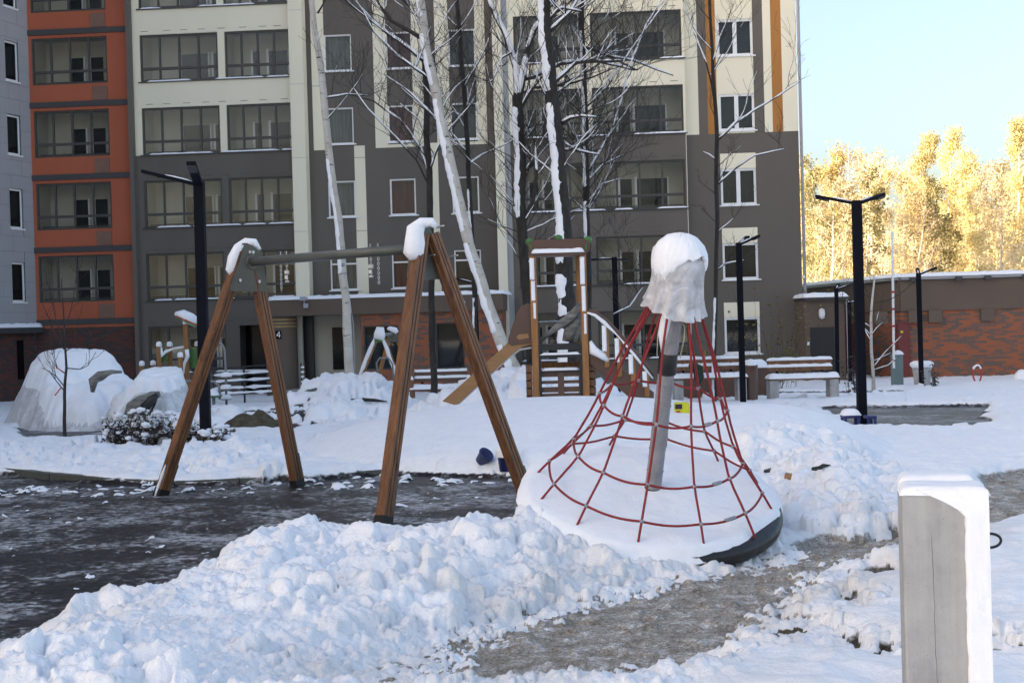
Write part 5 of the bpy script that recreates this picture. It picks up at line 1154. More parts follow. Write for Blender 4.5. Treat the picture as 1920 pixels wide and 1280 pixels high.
mb = MB().snow(cl(W_ * .47, D_ * 1.5, ztp + .003), W_ * .93, D_ * .95, .032, rz=rw, over=.004, seed=8, nx=26, ny=12); cbb(mb, 'snow_cap', M['snow'], True)
# snow blown against the right half of the front face
mb = MB(); nz_ = 60; nu_ = 22
for i in range(nz_ + 1):
    z = ztp + .012 - (ztp - cbz + .012) * i / nz_; dn = i / nz_ * (ztp - cbz)
    left = W_ * (.12 + .62 * min(1, dn / .075) ** .8) if dn < .075 else W_ * (.73 + .02 * mnoise.noise(Vector((0, 0, z * 9))) + .012 * mnoise.noise(Vector((0, 3, z * 60))))
    for j in range(nu_ + 1):
        t = j / nu_; u = left + (W_ * 1.012 - left) * t; e = min(1, t / .14); th = .020 * math.sqrt(max(0, 1 - (1 - e) ** 2)) * (1 - .15 * t) * (1 if dn > .05 else .5 + dn * 10) * min(1, dn / .012 + .3) + .004 * mnoise.noise(Vector((u * 35, z * 35, 0))) * e + .002 * mnoise.noise(Vector((u * 110, z * 110, 0))) * e
        mb.v.append(tuple(cl(u, -.0015 - th if 0 < j else .003, z)))
for i in range(nz_):
    for j in range(nu_): a = i * (nu_ + 1) + j; mb.f.append((a, a + nu_ + 1, a + nu_ + 2, a + 1)); mb.m.append(0)
cbb(mb, 'side_snow', M['snow'], True)
mb = MB(); c = cl(W_, D_ * .3, P(1845, 1012, YC).z); ring = [c + Vector((.035 * math.cos(g) ** 1 + .01, 0, .022 * math.sin(g))) for g in [math.pi * .5 - math.pi * k / 12 for k in range(13)]]; ring = [c + Vector((-.02, 0, .022))] + ring + [c + Vector((-.02, 0, -.022))]; mb.tube(ring, .0045, 8); cbb(mb, 'lifting_loop', M['rusty'] if 'rusty' in M else M['black'], True)
mb = MB(); mb.tube([cl(W_ * (.345 + .03 * mnoise.noise(Vector((0, 0, k * .45))) + .001 * k), -.0002, ztp - .13 - k * .022) for k in range(30)], [.0004 + .0007 * abs(mnoise.noise(Vector((k * .9, 0, 0)))) for k in range(30)], 5); cbb(mb, 'crack', M['bark'])

# ------------------------------------------------------------------ benches
def bench(px0, px1, pyseat, pybase, Y, name, label, dark=False, ends='concrete'):
    a = P(px0, pybase, Y); b = P(px1, pybase, Y); L = b.x - a.x; zs_ = P((px0 + px1) / 2, pyseat, Y).z; zbase = min(zat((a.x + b.x) / 2, Y), a.z) - .1
    r = empty(name, ((a.x + b.x) / 2, Y, zbase)); r.rotation_euler = (0, 0, math.atan2(0, 1)); tag(r, label, 'bench'); h = zs_ - zbase
    wm = M['plank_brown'] if dark else M['wood']
    for s in (-1, 1):
        if ends == 'concrete':
            mb = MB(); x = s * (L / 2 - .12); mb.bx(x - .11, x + .11, -.25, .25, 0, h - .06); mb.build('concrete_leg', M['concrete'], r, bev=.01)
        else:
            x = s * (L / 2 - .05); mb = MB(); mb.bx(x - .05, x + .05, -.25, -.17, 0, h + .25); mb.build('post', M['wood'], r); mb = MB(); mb.bx(x - .05, x + .05, .2, .28, 0, h + .5); mb.build('post', M['wood'], r)
            mb = MB().snow((x, -.21, h + .248), .1, .08, .09, over=.01, seed=s); mb.build('post_snow', M['snow'], r, True)
    for i in range(4): mb = MB().bx(-L / 2, L / 2, -.24 + i * .12, -.24 + i * .12 + .105, h - .055, h - .01); mb.build('seat_slat', wm, r)
    MB().snow((0, -.01, h - .012), L, .5, .11, over=.02, seed=px0, nx=40, ny=10).build('seat_snow', M['snow'], r, True)
    for i in range(2):
        z = h + .16 + .17 * i; MB().bx(-L / 2 + .05, L / 2 - .05, .25 + .02 * i, .285 + .02 * i, z, z + .1).build('back_slat', wm, r)
        MB().snow((0, .268 + .02 * i, z + .098), L - .1, .045, .075, over=.012, seed=px0 + i, nx=36, ny=5).build('back_slat_snow', M['snow'], r, True)
    for s in (-1, 1): MB().bx(s * (L / 2 - .3) - .03, s * (L / 2 - .3) + .03, .29, .33, h - .05, h + .42).build('back_bracket', M['navy'], r)
    return r
bench(1440, 1570, 707, 738, 33.5, 'park_bench', 'snow-covered park bench with concrete legs beside the brown litter bin')
bench(1262, 1398, 706, 736, 33.0, 'park_bench', 'snow-laden bench with concrete legs half hidden behind the red rope carousel')
bench(770, 884, 727, 745, 35.5, 'park_bench', 'reddish-brown slatted bench with snowy seat in front of the brick entrance', True, 'wood')
# low snow-covered wall behind the benches
p0, p1 = P(1262, 690, 36), P(1437, 690, 36); r = empty('low_wall', ((p0.x + p1.x) / 2, 36, -.75)); tag(r, 'long low wooden planter wall under thick snow behind the benches', 'wall')
z1 = P(1350, 682, 36).z + .75; MB().bx(p0.x - r.location.x, p1.x - r.location.x, -.2, .2, 0, z1 - .12).build('wall', M['plank_brown'], r); MB().snow((0, 0, z1 - .122), p1.x - p0.x, .45, .2, over=.03, nx=40, ny=8, seed=2).build('snow_cover', M['snow'], r, True)
# litter bin
p = P(1409, 728, 33); r = empty('litter_bin', (p.x, 33, zat(p.x, 33) - .1)); tag(r, 'brown litter bin heaped with snow between the bench and the lamp', 'bin'); h = P(1409, 684, 33).z - r.location.z
MB().lathe([(.15, 0), (.17, h), (.15, h), (.13, .1)], (0, 0, 0), 20).build('bin', M['plank_brown'], r, True); MB().lathe([(.175, h - .01), (.19, h + .04), (.13, h + .12), (.001, h + .15)], (0, 0, 0), 16, lambda g, z: 1 + .1 * math.sin(3 * g)).build('snow_heap', M['snow'], r, True)
# things lying on the bench behind the carousel: folded green camp chair
p = P(1308, 690, 32.6); r = empty('green_bag', (p.x, 32.6, p.z - .42)); tag(r, 'dark green bundle with tan straps lying on the bench behind the carousel', 'bag')
mb = MB(); blob_tube(mb, [(-.2, 0, .48), (-.1, -.05, .46), (0, -.1, .4), (.02, -.12, .2), (0, -.14, .05)], [.05, .11, .13, .13, .06], 10, 3, .4); mb.build('bundle', mat('dark_green_cloth', (.02, .035, .02), .85, .3, 9, .4), r, True)
mb = MB(); mb.tube([(.12, -.05, .35), (.17, -.04, .6), (.2, 0, .85)], .018, 6); mb.build('handle', M['wood_tan'], r)

# ------------------------------------------------------------------ parking barrier, planter, hoop
p = P(1682, 700, 44); r = empty('barrier_gate', (p.x, 44, zat(p.x, 44) - .1)); tag(r, 'raised white barrier pole with red marks on a grey-green cabinet', 'barrier'); h = P(1682, 664, 44).z - r.location.z
MB().bx(-.17, .17, -.15, .15, 0, h).build('cabinet', M['teal'] if 'teal' in M else mat('grey_green_cabinet', (.13, .2, .2), .5, .1), r, bev=.02); MB().snow((.05, 0, h - .003), .28, .28, .14, over=.02, seed=4).build('snow_cap', M['snow'], r, True)
b0 = Vector((P(1676, 690, 43.8).x - p.x, -.2, P(1676, 690, 43.8).z - r.location.z)); b1 = Vector((P(1673, 434, 43.8).x - p.x, -.2, P(1673, 434, 43.8).z - r.location.z))
MB().beam(b0, b1, .07, .05, up=(0, 1, 0)).build('boom', M['white_paint'], r)
for k in range(5): q = b0.lerp(b1, .05 + .125 * k); MB().beam(q - Vector((0, .001, 0)), q + Vector((0, -.001, .07)), .076, .056, up=(0, 1, 0)).build('red_mark', M['red'], r)
p = P(1729, 712, 43); r = empty('concrete_planter', (p.x, 43, zat(p.x, 43) - .1)); tag(r, 'round concrete planter with overhanging snow cap beside a lamp post', 'planter'); h = P(1729, 688, 43).z - r.location.z
MB().lathe([(.24, 0), (.27, h * .6), (.31, h), (.25, h), (.2, .1)], (0, 0, 0), 20).build('planter', M['concrete'], r, True); MB().lathe([(.30, h - .02), (.37, h + .06), (.36, h + .14), (.25, h + .2), (.001, h + .21)], (0, 0, 0), 20, lambda g, z: 1 + .05 * math.sin(2 * g + 1)).build('snow_cap', M['snow'], r, True)
p = P(1832, 694, 45); r = empty('tyre_hoop', (p.x, 45, zat(p.x, 45) - .08)); tag(r, 'small red and white hoop marker standing in snow by the brick wall', 'parking hoop')
pts = [Vector((.16 * math.sin(g) * (1 - .2 * math.cos(g)), .05 * math.sin(g), .30 - .30 * math.cos(g))) for g in [2 * math.pi * k / 24 for k in range(25)]]; MB().tube(pts, .028, 8).build('hoop', M['red'], r, True)
mb = MB(); blob_tube(mb, [q + Vector((0, -.01, .02)) for q in pts[8:17]], [.01] + [.035] * 7 + [.01], 8, 2, .3); mb.build('hoop_snow', M['snow'], r, True)
p = P(1917, 690, 45.5); r = tag(MB().snow((p.x, 45.5, zat(p.x, 45.5) - .05), .5, .4, .35, over=.05, seed=7).build('snow_heap', M['snow'], None, True), 'small isolated snow lump at the foot of the brick wall', 'snow heap')
# ------------------------------------------------------------------ toys and litter
def bucket(px, py, Y, r_, h, mt, name, label, tilt=(0, 0), snowtop=True):
    p = hit(px, py, 12.5); ro = empty(name, (p.x, p.y, p.z - .015)); ro.rotation_euler = (tilt[0], tilt[1], .3); tag(ro, label, 'toy')
    mb = MB().lathe([(.001, 0), (r_ * .75, 0), (r_, h), (r_ * 1.08, h), (r_ * 1.08, h - .02), (r_ * .95, h - .02)], (0, 0, 0), 18); mb.build('bucket', mt, ro, True)
    if snowtop: MB().lathe([(r_ * 1.1, h - .02), (r_ * 1.25, h + .03), (r_, h + .09), (.001, h + .11)], (0, 0, 0), 16, lambda g, z: 1 + .12 * math.sin(2 * g)).build('bucket_snow', M['snow'], ro, True)
    return ro
bucket(948, 880, 14.9, .085, .17, M['blue'], 'toy_bucket', 'blue toy bucket with snow on top at the edge of the wide mound')
bucket(901, 862, 15.6, .08, .13, M['blue'], 'toy_bucket', 'tipped dark blue toy bucket half buried in the wide mound', (.7, .5), False)
p = hit(1278, 772, 12); r = empty('toy_truck', (p.x, p.y, p.z - .02)); tag(r, 'bright yellow toy truck half sunk in snow behind the carousel', 'toy')
MB().bx(-.09, .09, -.06, .06, .0, .14).build('body', M['yellow'], r, bev=.015); MB().bx(-.085, -.0, -.064, -.05, .06, .12).build('window', M['black'], r); MB().box((-.05, -.066, .03), (.05, .012, .02)).build('grille', M['red'], r)
p = P(1611, 806, 20.2); r = empty('toy_chair', (p.x, 20.2, zat(p.x, 20.2) - .03)); tag(r, 'blue plastic chair lying in snow at the foot of the lamp', 'toy chair'); h = .27
mb = MB(); mb.bx(-.26, .0, -.13, .13, h - .06, h - .01); mb.build('seat', M['blue'], r, bev=.02)
for x, y in ((-.24, -.11), (-.24, .11), (-.03, -.11), (-.03, .11)): MB().beam((x, y, 0), (x * .95, y * .9, h - .05), .04, .035, up=(0, 1, 0)).build('leg', M['blue'], r)
mb = MB(); mb.bx(.10, .24, -.13, .13, h - .08, h - .03); mb.build('armrest', M['blue'], r, bev=.01)
for x, y in ((.12, -.11), (.22, -.11), (.22, .11)): MB().beam((x, y, 0), (x * .97, y, h - .05), .035, .03, up=(0, 1, 0)).build('leg', M['blue'], r)
MB().snow((-.13, 0, h - .012), .26, .26, .1, over=.01, seed=3).build('seat_snow', M['snow'], r, True)
lit = [(1542, 884, 'dark plastic scrap'), (1548, 904, 'dark broken stick'), (1440, 886, 'dark flat shard'), (1486, 900, 'tan paper cup'), (1450, 850, 'thin dark twig')]
for i, (px, py, nm_) in enumerate(lit):
    p = G(px, py, .25); 
    for _ in range(6): p = G(px, py, zat(p.x, p.y))
    n_ = ['plastic_scrap', 'stick', 'shard', 'paper_cup', 'twig'][i]
    mb = MB()
    if i == 3: mb.tube([(-.05, 0, 0.02), (.05, .02, .035)], [.03, .04], 12)
    elif i in (1, 4): blob_tube(mb, [(-.08, 0, .0), (-.02, .01, .02), (.05, -.01, .02), (.09, 0, 0)], [.012, .016, .014, .008] if i == 1 else [.006] * 4, 6, i, .4)
    else: mb.prism([(-.09, 0, .01), (-.03, -.03, .03), (.06, -.02, .02), (.1, .02, .0), (0, .04, .01)], (.0, .0, .025))
    o = mb.build(n_, M['black'] if i in (0, 2) else M['bark'] if i != 3 else M['tan'] if 'tan' in M else M['plank_tan'], None); o.location = (p.x, p.y, zat(p.x, p.y) - .004); o.rotation_euler = (0, .1, i * .8); tag(o, nm_ + ' lying on the rough snow bank beside the carousel', 'litter')
p = P(690, 735, 29.5); o = MB(); blob_tube(o, [(-.3, 0, .05), (0, 0, .06), (.25, .05, .05), (.5, .05, .0)], [.03, .04, .035, .02], 8, 5, .5); o = o.build('log', M['bark']); o.location = (p.x, 28.6, zat(p.x, 28.6)); tag(o, 'dark broken branch lying on the snow pile by the slender birch', 'branch')
# ------------------------------------------------------------------ heap of earth
p = P(478, 790, 25.0); mb = MB(); n_ = 26
for i in range(n_ + 1):
    for j in range(n_ + 1):
        u, v = 2 * i / n_ - 1, 2 * j / n_ - 1; q = Vector((u * .75, v * .6, 0)); h = .30 * max(0, 1 - (u * u + v * v)) ** 1.2 * (1 + .5 * mnoise.noise(q * 4)) + .04 * mnoise.noise(q * 11) - .05
        mb.v.append((q.x, q.y, h))
for i in range(n_):
    for j in range(n_): a = i * (n_ + 1) + j; mb.f.append((a, a + n_ + 1, a + n_ + 2, a + 1)); mb.m.append(0)
o = mb.build('earth_heap', M['soil'], None, True); o.location = (p.x, 25.0, zat(p.x, 25.0) + .02); tag(o, 'small heap of brown earth on the wet asphalt strip', 'earth heap')

# ------------------------------------------------------------------ vehicles wrapped in film under snow
def drape(root, hw, hl, hfun, skirt, name_f, name_s, sth, seed, mfilm, thr=.25):
    NX, NY = 64, 96; X = np.linspace(-1, 1, NX + 1); Yv = np.linspace(-1, 1, NY + 1); H = np.zeros((NX + 1, NY + 1)); PX = np.zeros_like(H); PY = np.zeros_like(H)
    for i, u in enumerate(X):
        for j, v in enumerate(Yv):
            rr = (abs(u) ** 3.4 + abs(v) ** 3.4) ** (1 / 3.4); x, y = u * hw, v * hl
            inner = .74; t = max(0, (rr - inner) / (1 - inner)); top = hfun(x / hw / max(1, rr / inner), y / hl / max(1, rr / inner))
            w_ = mnoise.noise(Vector((u * 3 + seed, v * 5, 0))) * .05 + mnoise.noise(Vector((u * 8 + seed, v * 14, 3))) * .018 + .015 * math.sin(14 * math.atan2(v * 1.5, u) + seed) * t
            H[i, j] = top * max(0, 1 - t ** 1.9) + w_; ex = 1 + skirt * t ** 2 + w_ * 2; PX[i, j] = x * ex; PY[i, j] = y * ex
    mb = MB(); mb.v = [(PX[i, j], PY[i, j], H[i, j]) for i in range(NX + 1) for j in range(NY + 1)]; W = NY + 1
    mb.f = [(i * W + j, (i + 1) * W + j, (i + 1) * W + j + 1, i * W + j + 1) for i in range(NX) for j in range(NY)]; mb.m = [0] * len(mb.f)
    mb.build(name_f, mfilm, root, True)
    gx = np.gradient(H, axis=0) / (hw * 2 / NX); gy = np.gradient(H, axis=1) / (hl * 2 / NY); sl = 1 / np.sqrt(1 + gx * gx + gy * gy)
    for _ in range(3): sl = (sl + np.roll(sl, 1, 0) + np.roll(sl, -1, 0) + np.roll(sl, 1, 1) + np.roll(sl, -1, 1)) / 5
    th = np.clip((sl - thr) / .22, 0, 1); th[0], th[-1], th[:, 0], th[:, -1] = 0, 0, 0, 0; th *= (H > .25)
    S = H - .015 + sth * np.sqrt(th) * (1 + .3 * np.array([[mnoise.noise(Vector((PX[i, j] * 2.5, PY[i, j] * 2.5, seed))) for j in range(NY + 1)] for i in range(NX + 1)]))
    mb = MB(); mb.v = [(PX[i, j], PY[i, j], S[i, j]) for i in range(NX + 1) for j in range(NY + 1)]
    mb.f = [(i * W + j, (i + 1) * W + j, (i + 1) * W + j + 1, i * W + j + 1) for i in range(NX) for j in range(NY) if max(th[i, j], th[i + 1, j], th[i, j + 1], th[i + 1, j + 1]) > .02]; mb.m = [0] * len(mb.f)
    mb.build(name_s, M['snow'], root, True)
def sst(x, a, b): t = min(max((x - a) / (b - a), 0), 1); return t * t * (3 - 2 * t)
def car_h(u, v):                                        # v = -1 front .. 1 rear
    base = .74 + .12 * sst(v, -1, -.5) - .12 * abs(u) ** 3; cab = .72 * sst(v, -.45, .05) * (1 - sst(v, .55, .92)) * (1 - .30 * abs(u) ** 2 - .45 * sst(abs(u), .45, .95)); return base + cab - .05 * sst(v, .8, 1)
p = P(132, 782, 29.5); r = empty('covered_car', (p.x + .0, 30.4, zlow(p.x, 30.4) - .05), R_(33)); tag(r, 'parked car wrapped in clear film under a thick rounded layer of snow', 'car')
drape(r, 1.12, 2.3, car_h, .22, 'film_cover', 'snow_cover', .17, 2, M['film_car'])
def atv_h(u, v):
    return .55 + .52 * sst(u, -.62, -.1) * (.75 + .25 * sst(v, -.6, .0)) + .06 * math.sin(u * 5) * (1 - abs(v))
p = P(262, 790, 26.8); r = empty('covered_quad', (p.x, 27.6, zlow(p.x, 27.6) - .05), R_(8)); tag(r, 'low vehicle under torn snow-covered film with a dark opening, beside the covered car', 'vehicle')
drape(r, .82, 1.0, lambda u, v: (.62 + .48 * sst(u, -.75, -.05)) * (.86 + .14 * sst(v, -.5, .3)), .10, 'film_cover', 'snow_cover', .14, 6, M['film_car'], .34)
I4 = (Matrix.Translation(r.location) @ r.rotation_euler.to_matrix().to_4x4()).inverted()
def q4(px, py, Y): return I4 @ P(px, py, Y)
mb = MB(); blob_tube(mb, [q4(236, 778, 26.55), q4(246, 765, 26.5), q4(262, 752, 26.5), q4(285, 742, 26.5), q4(300, 738, 26.52)], [.05, .09, .10, .08, .04], 10, 3, .6); mb.build('crumpled_film', M['wrap_pale'] if 'wrap_pale' in M else M['tarp'], r, True)
mb = MB(); blob_tube(mb, [q4(264, 772, 26.3), q4(272, 762, 26.3), q4(284, 750, 26.3), q4(296, 740, 26.3)], [.05, .10, .09, .05], 8, 4, .3); mb.build('opening_shade', M['black'], r, True)  # solid black lump stands in for the shade inside the torn film
mb = MB(); mb.tube([q4(296, 738, 26.42), q4(290, 758, 26.4), q4(280, 776, 26.42), q4(274, 780, 26.45), q4(282, 792, 26.45)], .022, 8); mb.build('hose', M['black'], r, True)
mb = MB(); mb.tube([q4(262, 776, 26.42), q4(270, 776, 26.42), q4(284, 795, 26.4)], .03, 8); mb.build('strut', M['black'], r, True)
mb = MB(); blob_tube(mb, [q4(173, 735, 27.0), q4(176, 715, 27.0), q4(186, 702, 27.0), q4(210, 697, 27.1), q4(228, 697, 27.2)], [.03, .09, .10, .06, .03], 10, 8, .6); mb.build('film_tie', M['tarp'], r, True)

# ------------------------------------------------------------------ play equipment near the left loggias
Yp = 33.0
pt = empty('play_house', (P(345, 705, Yp).x, Yp, zat(P(345, 705, Yp).x, Yp) - .1)); tag(pt, 'small climbing frame with slanted snowy roof and green panels between timber posts', 'climbing frame')
def pb(mb, n, mt, sm=False): return loc_mb(mb, pt).build(n, mt, pt, sm)
def post(px, ptop, pbot, Y, wd=.1):
    a, b = P(px, ptop, Y), P(px, pbot, Y); a.z, b.z = a.z, min(b.z, pt.location.z + .1); pb(MB().beam((a.x, Y, b.z), (a.x, Y, a.z), wd, wd, up=(0, 1, 0)), 'post', M['wood_tan'])
    mb = MB().lathe([(.07, -.02), (.075, .03), (.06, .09), (.001, .11)], (a.x, Y, a.z), 10); pb(mb, 'post_snow', M['snow'], True)
for px, t_, Y in ((298, 648, Yp), (318, 648, Yp + .4), (266, 684, Yp), (287, 683, Yp + .5), (338, 668, Yp - .6), (348, 606, Yp), (370, 647, Yp + .4)): post(px, t_, 720, Y)
mb = MB().prism([P(329, 592, Yp - .4), P(345, 597, Yp - .4), P(371, 610, Yp - .4), P(371, 614, Yp - .4), P(347, 604, Yp - .4), P(330, 596, Yp - .4)], (0, .9, 0)); pb(mb, 'roof', M['green'])
mb = MB(); blob_tube(mb, [P(331, 588, Yp), P(342, 590, Yp), P(355, 596, Yp), P(370, 606, Yp)], [.06, .13, .14, .10], 12, 2, .15); mb.v = [(x, Yp + (y - Yp) * 3.2, z) for x, y, z in mb.v]; pb(mb, 'roof_snow', M['snow'], True)
mb = MB().prism([P(329, 591, Yp - .42), P(371, 609, Yp - .42), P(371, 611, Yp - .42), P(329, 593, Yp - .42)], (0, .02, 0)); pb(mb, 'roof_edge', M['red'])
for poly in ([(301, 655), (316, 655), (312, 676), (303, 680)], [(356, 652), (369, 652), (369, 690), (357, 690)], [(268, 690), (286, 690), (286, 700), (268, 700)]): pb(MB().prism([P(a, b, Yp + .1) for a, b in poly], (0, .04, 0)), 'side_panel', M['green'])
mb = MB(); blob_tube(mb, [P(301, 650, Yp), P(305, 668, Yp), P(310, 660, Yp), P(325, 653, Yp), P(345, 650, Yp)], [.03, .05, .04, .03, .03], 8, 3, .4); pb(mb, 'rope_snow', M['snow'], True)
mb = MB(); blob_tube(mb, [P(350, 655, Yp - .3), P(352, 668, Yp - .3), P(346, 680, Yp - .3), P(342, 700, Yp - .3), P(336, 706, Yp - .3)], [.04, .06, .05, .05, .05], 8, 4, .5); pb(mb, 'net_snow', M['snow'], True)
sc_ = empty('seesaw_seat', (P(378, 742, 31).x, 31, zat(P(378, 742, 31).x, 31) - .05)); tag(sc_, 'round green play seat with bent tube rails under snow in front of the climbing frame', 'play seat')
def sb_(mb, n, mt, sm=False): return loc_mb(mb, sc_).build(n, mt, sc_, sm)
for pts in ([(338, 745), (339, 722), (346, 714), (362, 714)], [(392, 714), (402, 715), (411, 724), (412, 748)]): sb_(MB().tube([P(a, b, 31) for a, b in pts], .03, 8), 'rail', M['steel_grey'], True)
pz = P(376, 741, 31); sb_(MB().bx(pz.x - .45, pz.x + .45, 30.8, 31.2, pz.z - .05, pz.z), 'seat', M['green']); sb_(MB().snow((pz.x, 31, pz.z - .002), .9, .4, .13, over=.01, seed=3), 'seat_snow', M['snow'], True)
for s in (-.3, .3): sb_(MB().bx(pz.x + s - .03, pz.x + s + .03, 30.97, 31.03, sc_.location.z, pz.z - .04), 'leg', M['steel_grey'])
spn = empty('stepping_pole', (P(425, 748, 31.5).x, 31.5, zat(P(425, 748, 31.5).x, 31.5) - .05)); tag(spn, 'bent grey tube with three snow-topped round steps beside the ramp railing', 'play pole')
def s2(mb, n, mt, sm=False): return loc_mb(mb, spn).build(n, mt, spn, sm)
s2(MB().tube([Vector((P(424, 748, 31.5).x, 31.5, spn.location.z)), P(423, 690, 31.5), P(421, 655, 31.5), P(416, 645, 31.5), P(409, 641, 31.5)], .028, 8), 'pole', M['steel_grey'], True)
for py in (705, 728, 747):
    c = P(424, py, 31.5); s2(MB().lathe([(.02, -.03), (.13, -.03), (.13, 0), (.02, 0)], c, 16), 'step', M['steel_grey']); s2(MB().lathe([(.135, -.01), (.14, .04), (.1, .085), (.001, .1)], c, 14), 'step_snow', M['snow'], True)
# black ramp railing by the entrance
Yr = 44.0; rr_ = empty('ramp_railing', (P(460, 745, Yr).x, Yr, -1.0)); tag(rr_, 'black metal ramp railing with snow on its bars beside the entrance', 'railing')
def rb(mb, n, mt, sm=False): return loc_mb(mb, rr_).build(n, mt, rr_, sm)
for (ya, yb) in ((692, 683), (706, 698), (718, 711), (731, 725), (741, 735)):
    a, b = P(398, ya, Yr), P(515, yb, Yr); rb(MB().tube([a, b], .028, 6), 'bar', M['black']); L = (b - a).length
    if ya > 700: mb = MB(); blob_tube(mb, [a.lerp(b, k / 9) + Vector((0, 0, .045)) for k in range(10)], [.02] + [.05 + .02 * math.sin(k * 2.3 + ya) for k in range(8)] + [.02], 8, ya, .4); rb(mb, 'bar_snow', M['snow'], True)
for px, a_ in ((400, 690), (457, 686), (513, 682)): p = P(px, a_, Yr); rb(MB().bx(p.x - .03, p.x + .03, Yr - .03, Yr + .03, -1.0, p.z), 'post', M['black'])
Yr = 45.5; r2_ = empty('stair_railing', (P(568, 720, Yr).x, Yr, -1.0)); tag(r2_, 'short black stair railing with snow on its rungs in the porch', 'railing')
for px in (564, 571): p = P(px, 680, Yr); loc_mb(MB().bx(p.x - .02, p.x + .02, Yr, Yr + .04, -1.0, p.z), r2_).build('post', M['black'], r2_)
for k in range(5): a, b = P(564, 690 + 9 * k, Yr), P(571, 690 + 9 * k, Yr); loc_mb(MB().bx(a.x, b.x, Yr - .02, Yr + .06, a.z - .03, a.z), r2_).build('rung', M['black'], r2_); loc_mb(MB().bx(a.x + .01, b.x - .01, Yr - .025, Yr + .05, a.z + .001, a.z + .06), r2_).build('rung_snow', M['snow'], r2_)
# small far swing with green and white heads
Ys = 37.0; s3 = empty('small_swing', (P(722, 712, Ys).x, Ys, zat(P(722, 712, Ys).x, Ys) - .1)); tag(s3, 'small orange timber swing frame with green heads under snow in front of the brick wall', 'swing')
def s3b(mb, n, mt, sm=False): return loc_mb(mb, s3).build(n, mt, s3, sm)
for (ax, ay, bx1, by1, Y) in ((705, 636, 676, 708, Ys), (719, 632, 748, 714, Ys), (732, 628, 706, 718, Ys + 1.6), (742, 626, 772, 712, Ys + 1.6)):
    a, b = P(ax, ay, Y), P(bx1, by1, Y); b = b + (b - a) * .15; s3b(MB().beam(b, a, .11, .11, up=(0, 1, 0)), 'leg', M['wood_tan'])
    if Y == Ys: mb = MB(); blob_tube(mb, [a.lerp(b, k / 8) + Vector((-.03, -.05, .03)) for k in range(8)], [.03] + [.055] * 6 + [.03], 8, ax, .25); s3b(mb, 'leg_snow', M['snow'], True)
for (x0, x1, Y) in ((700, 724, Ys - .08), (727, 746, Ys + 1.5)):
    s3b(MB().prism([P(x0, 641, Y), P(x1, 641, Y), P(x1 - 5, 612, Y), P(x0 + 7, 612, Y)], (0, .06, 0)), 'head_plate', M['green'] if x0 == 700 else M['green_steel']); mb = MB(); blob_tube(mb, [P((x0 + x1) / 2 - 2, 636 if x0 == 700 else 622, Y), P((x0 + x1) / 2, 626 if x0 == 700 else 618, Y), P((x0 + x1) / 2 + 1, 613, Y)], [.14, .17, .10], 10, x0, .15); mb.v = [(x, Y - .01 + (y - Y) * .4, z) for x, y, z in mb.v]; s3b(mb, 'head_snow', M['snow'], True)
s3b(MB().tube([P(712, 628, Ys), P(736, 626, Ys + 1.6)], .045, 8), 'crossbar', M['bolt'], True)
s3b(MB().tube([P(708, 700, Ys - .5), P(706, 680, Ys - .5), P(712, 671, Ys - .5), P(728, 671, Ys - .5), P(736, 682, Ys - .5), P(738, 715, Ys - .5)], .025, 8), 'hoop', M['steel_grey'], True)

# ------------------------------------------------------------------ sapling and shrubs
rd = random.Random(9); Y = 20.5; b = G(121, 822); b = P(121, 822, Y)
r = empty('sapling', (b.x, Y, min(b.z, zat(b.x, Y)) - .05)); tag(r, 'bare dark sapling tied with red ribbons in front of the covered car', 'tree')
tp = [Vector((b.x, Y, r.location.z)), P(120, 740, Y), P(124, 690, Y), P(121, 640, Y), P(119, 580, Y), P(115, 510, Y)]; tp_ = []
for a, c in zip(tp, tp[1:]):
    for i in range(6): tp_.append(a.lerp(c, i / 6) + gnarl(a.lerp(c, i / 6), 3, 2) * .01)
loc_mb(MB().tube(tp_, [.030 * (1 - .8 * i / len(tp_)) for i in range(len(tp_))], 8), r).build('trunk', M['bark'], r, True)
mb = MB(); sn = MB()
for lp in ([(121, 725), (105, 705), (85, 692), (78, 690)], [(122, 735), (104, 712), (92, 695)], [(123, 690), (150, 692), (165, 685), (180, 660)], [(121, 660), (135, 650), (150, 650), (170, 655)], [(122, 700), (108, 690), (100, 680)], [(119, 640), (105, 600), (96, 560), (82, 500)], [(119, 620), (130, 590), (138, 560), (142, 520)], [(120, 655), (100, 620), (90, 600)]):
    q = [P(a, c, Y) for a, c in lp]; mb.tube(q, [.010, .008, .006, .004][:len(q)], 5, False); twig(mb, None, q[-2], q[-1] - q[-2] + Vector((0, 0, .1)), .5, .005, rd, 1); twig(mb, None, q[1], q[1] - q[0] + Vector((0, .1, .2)), .45, .005, rd, 1)
loc_mb(mb, r).build('crown', M['twig'], r); 
mb = MB(); mb.beam(P(103, 741, Y - .03), P(114, 727, Y - .03), .03, .012); loc_mb(mb, r).build('ribbon', M['red'], r); mb = MB(); mb.beam(P(105, 689, Y - .03), P(118, 696, Y - .03), .02, .01); loc_mb(mb, r).build('ribbon', M['red'], r)
M['dry_leaf'] = leaf_mat('dry_dark_leaves', (.03, .022, .018), (.09, .06, .045), .1)
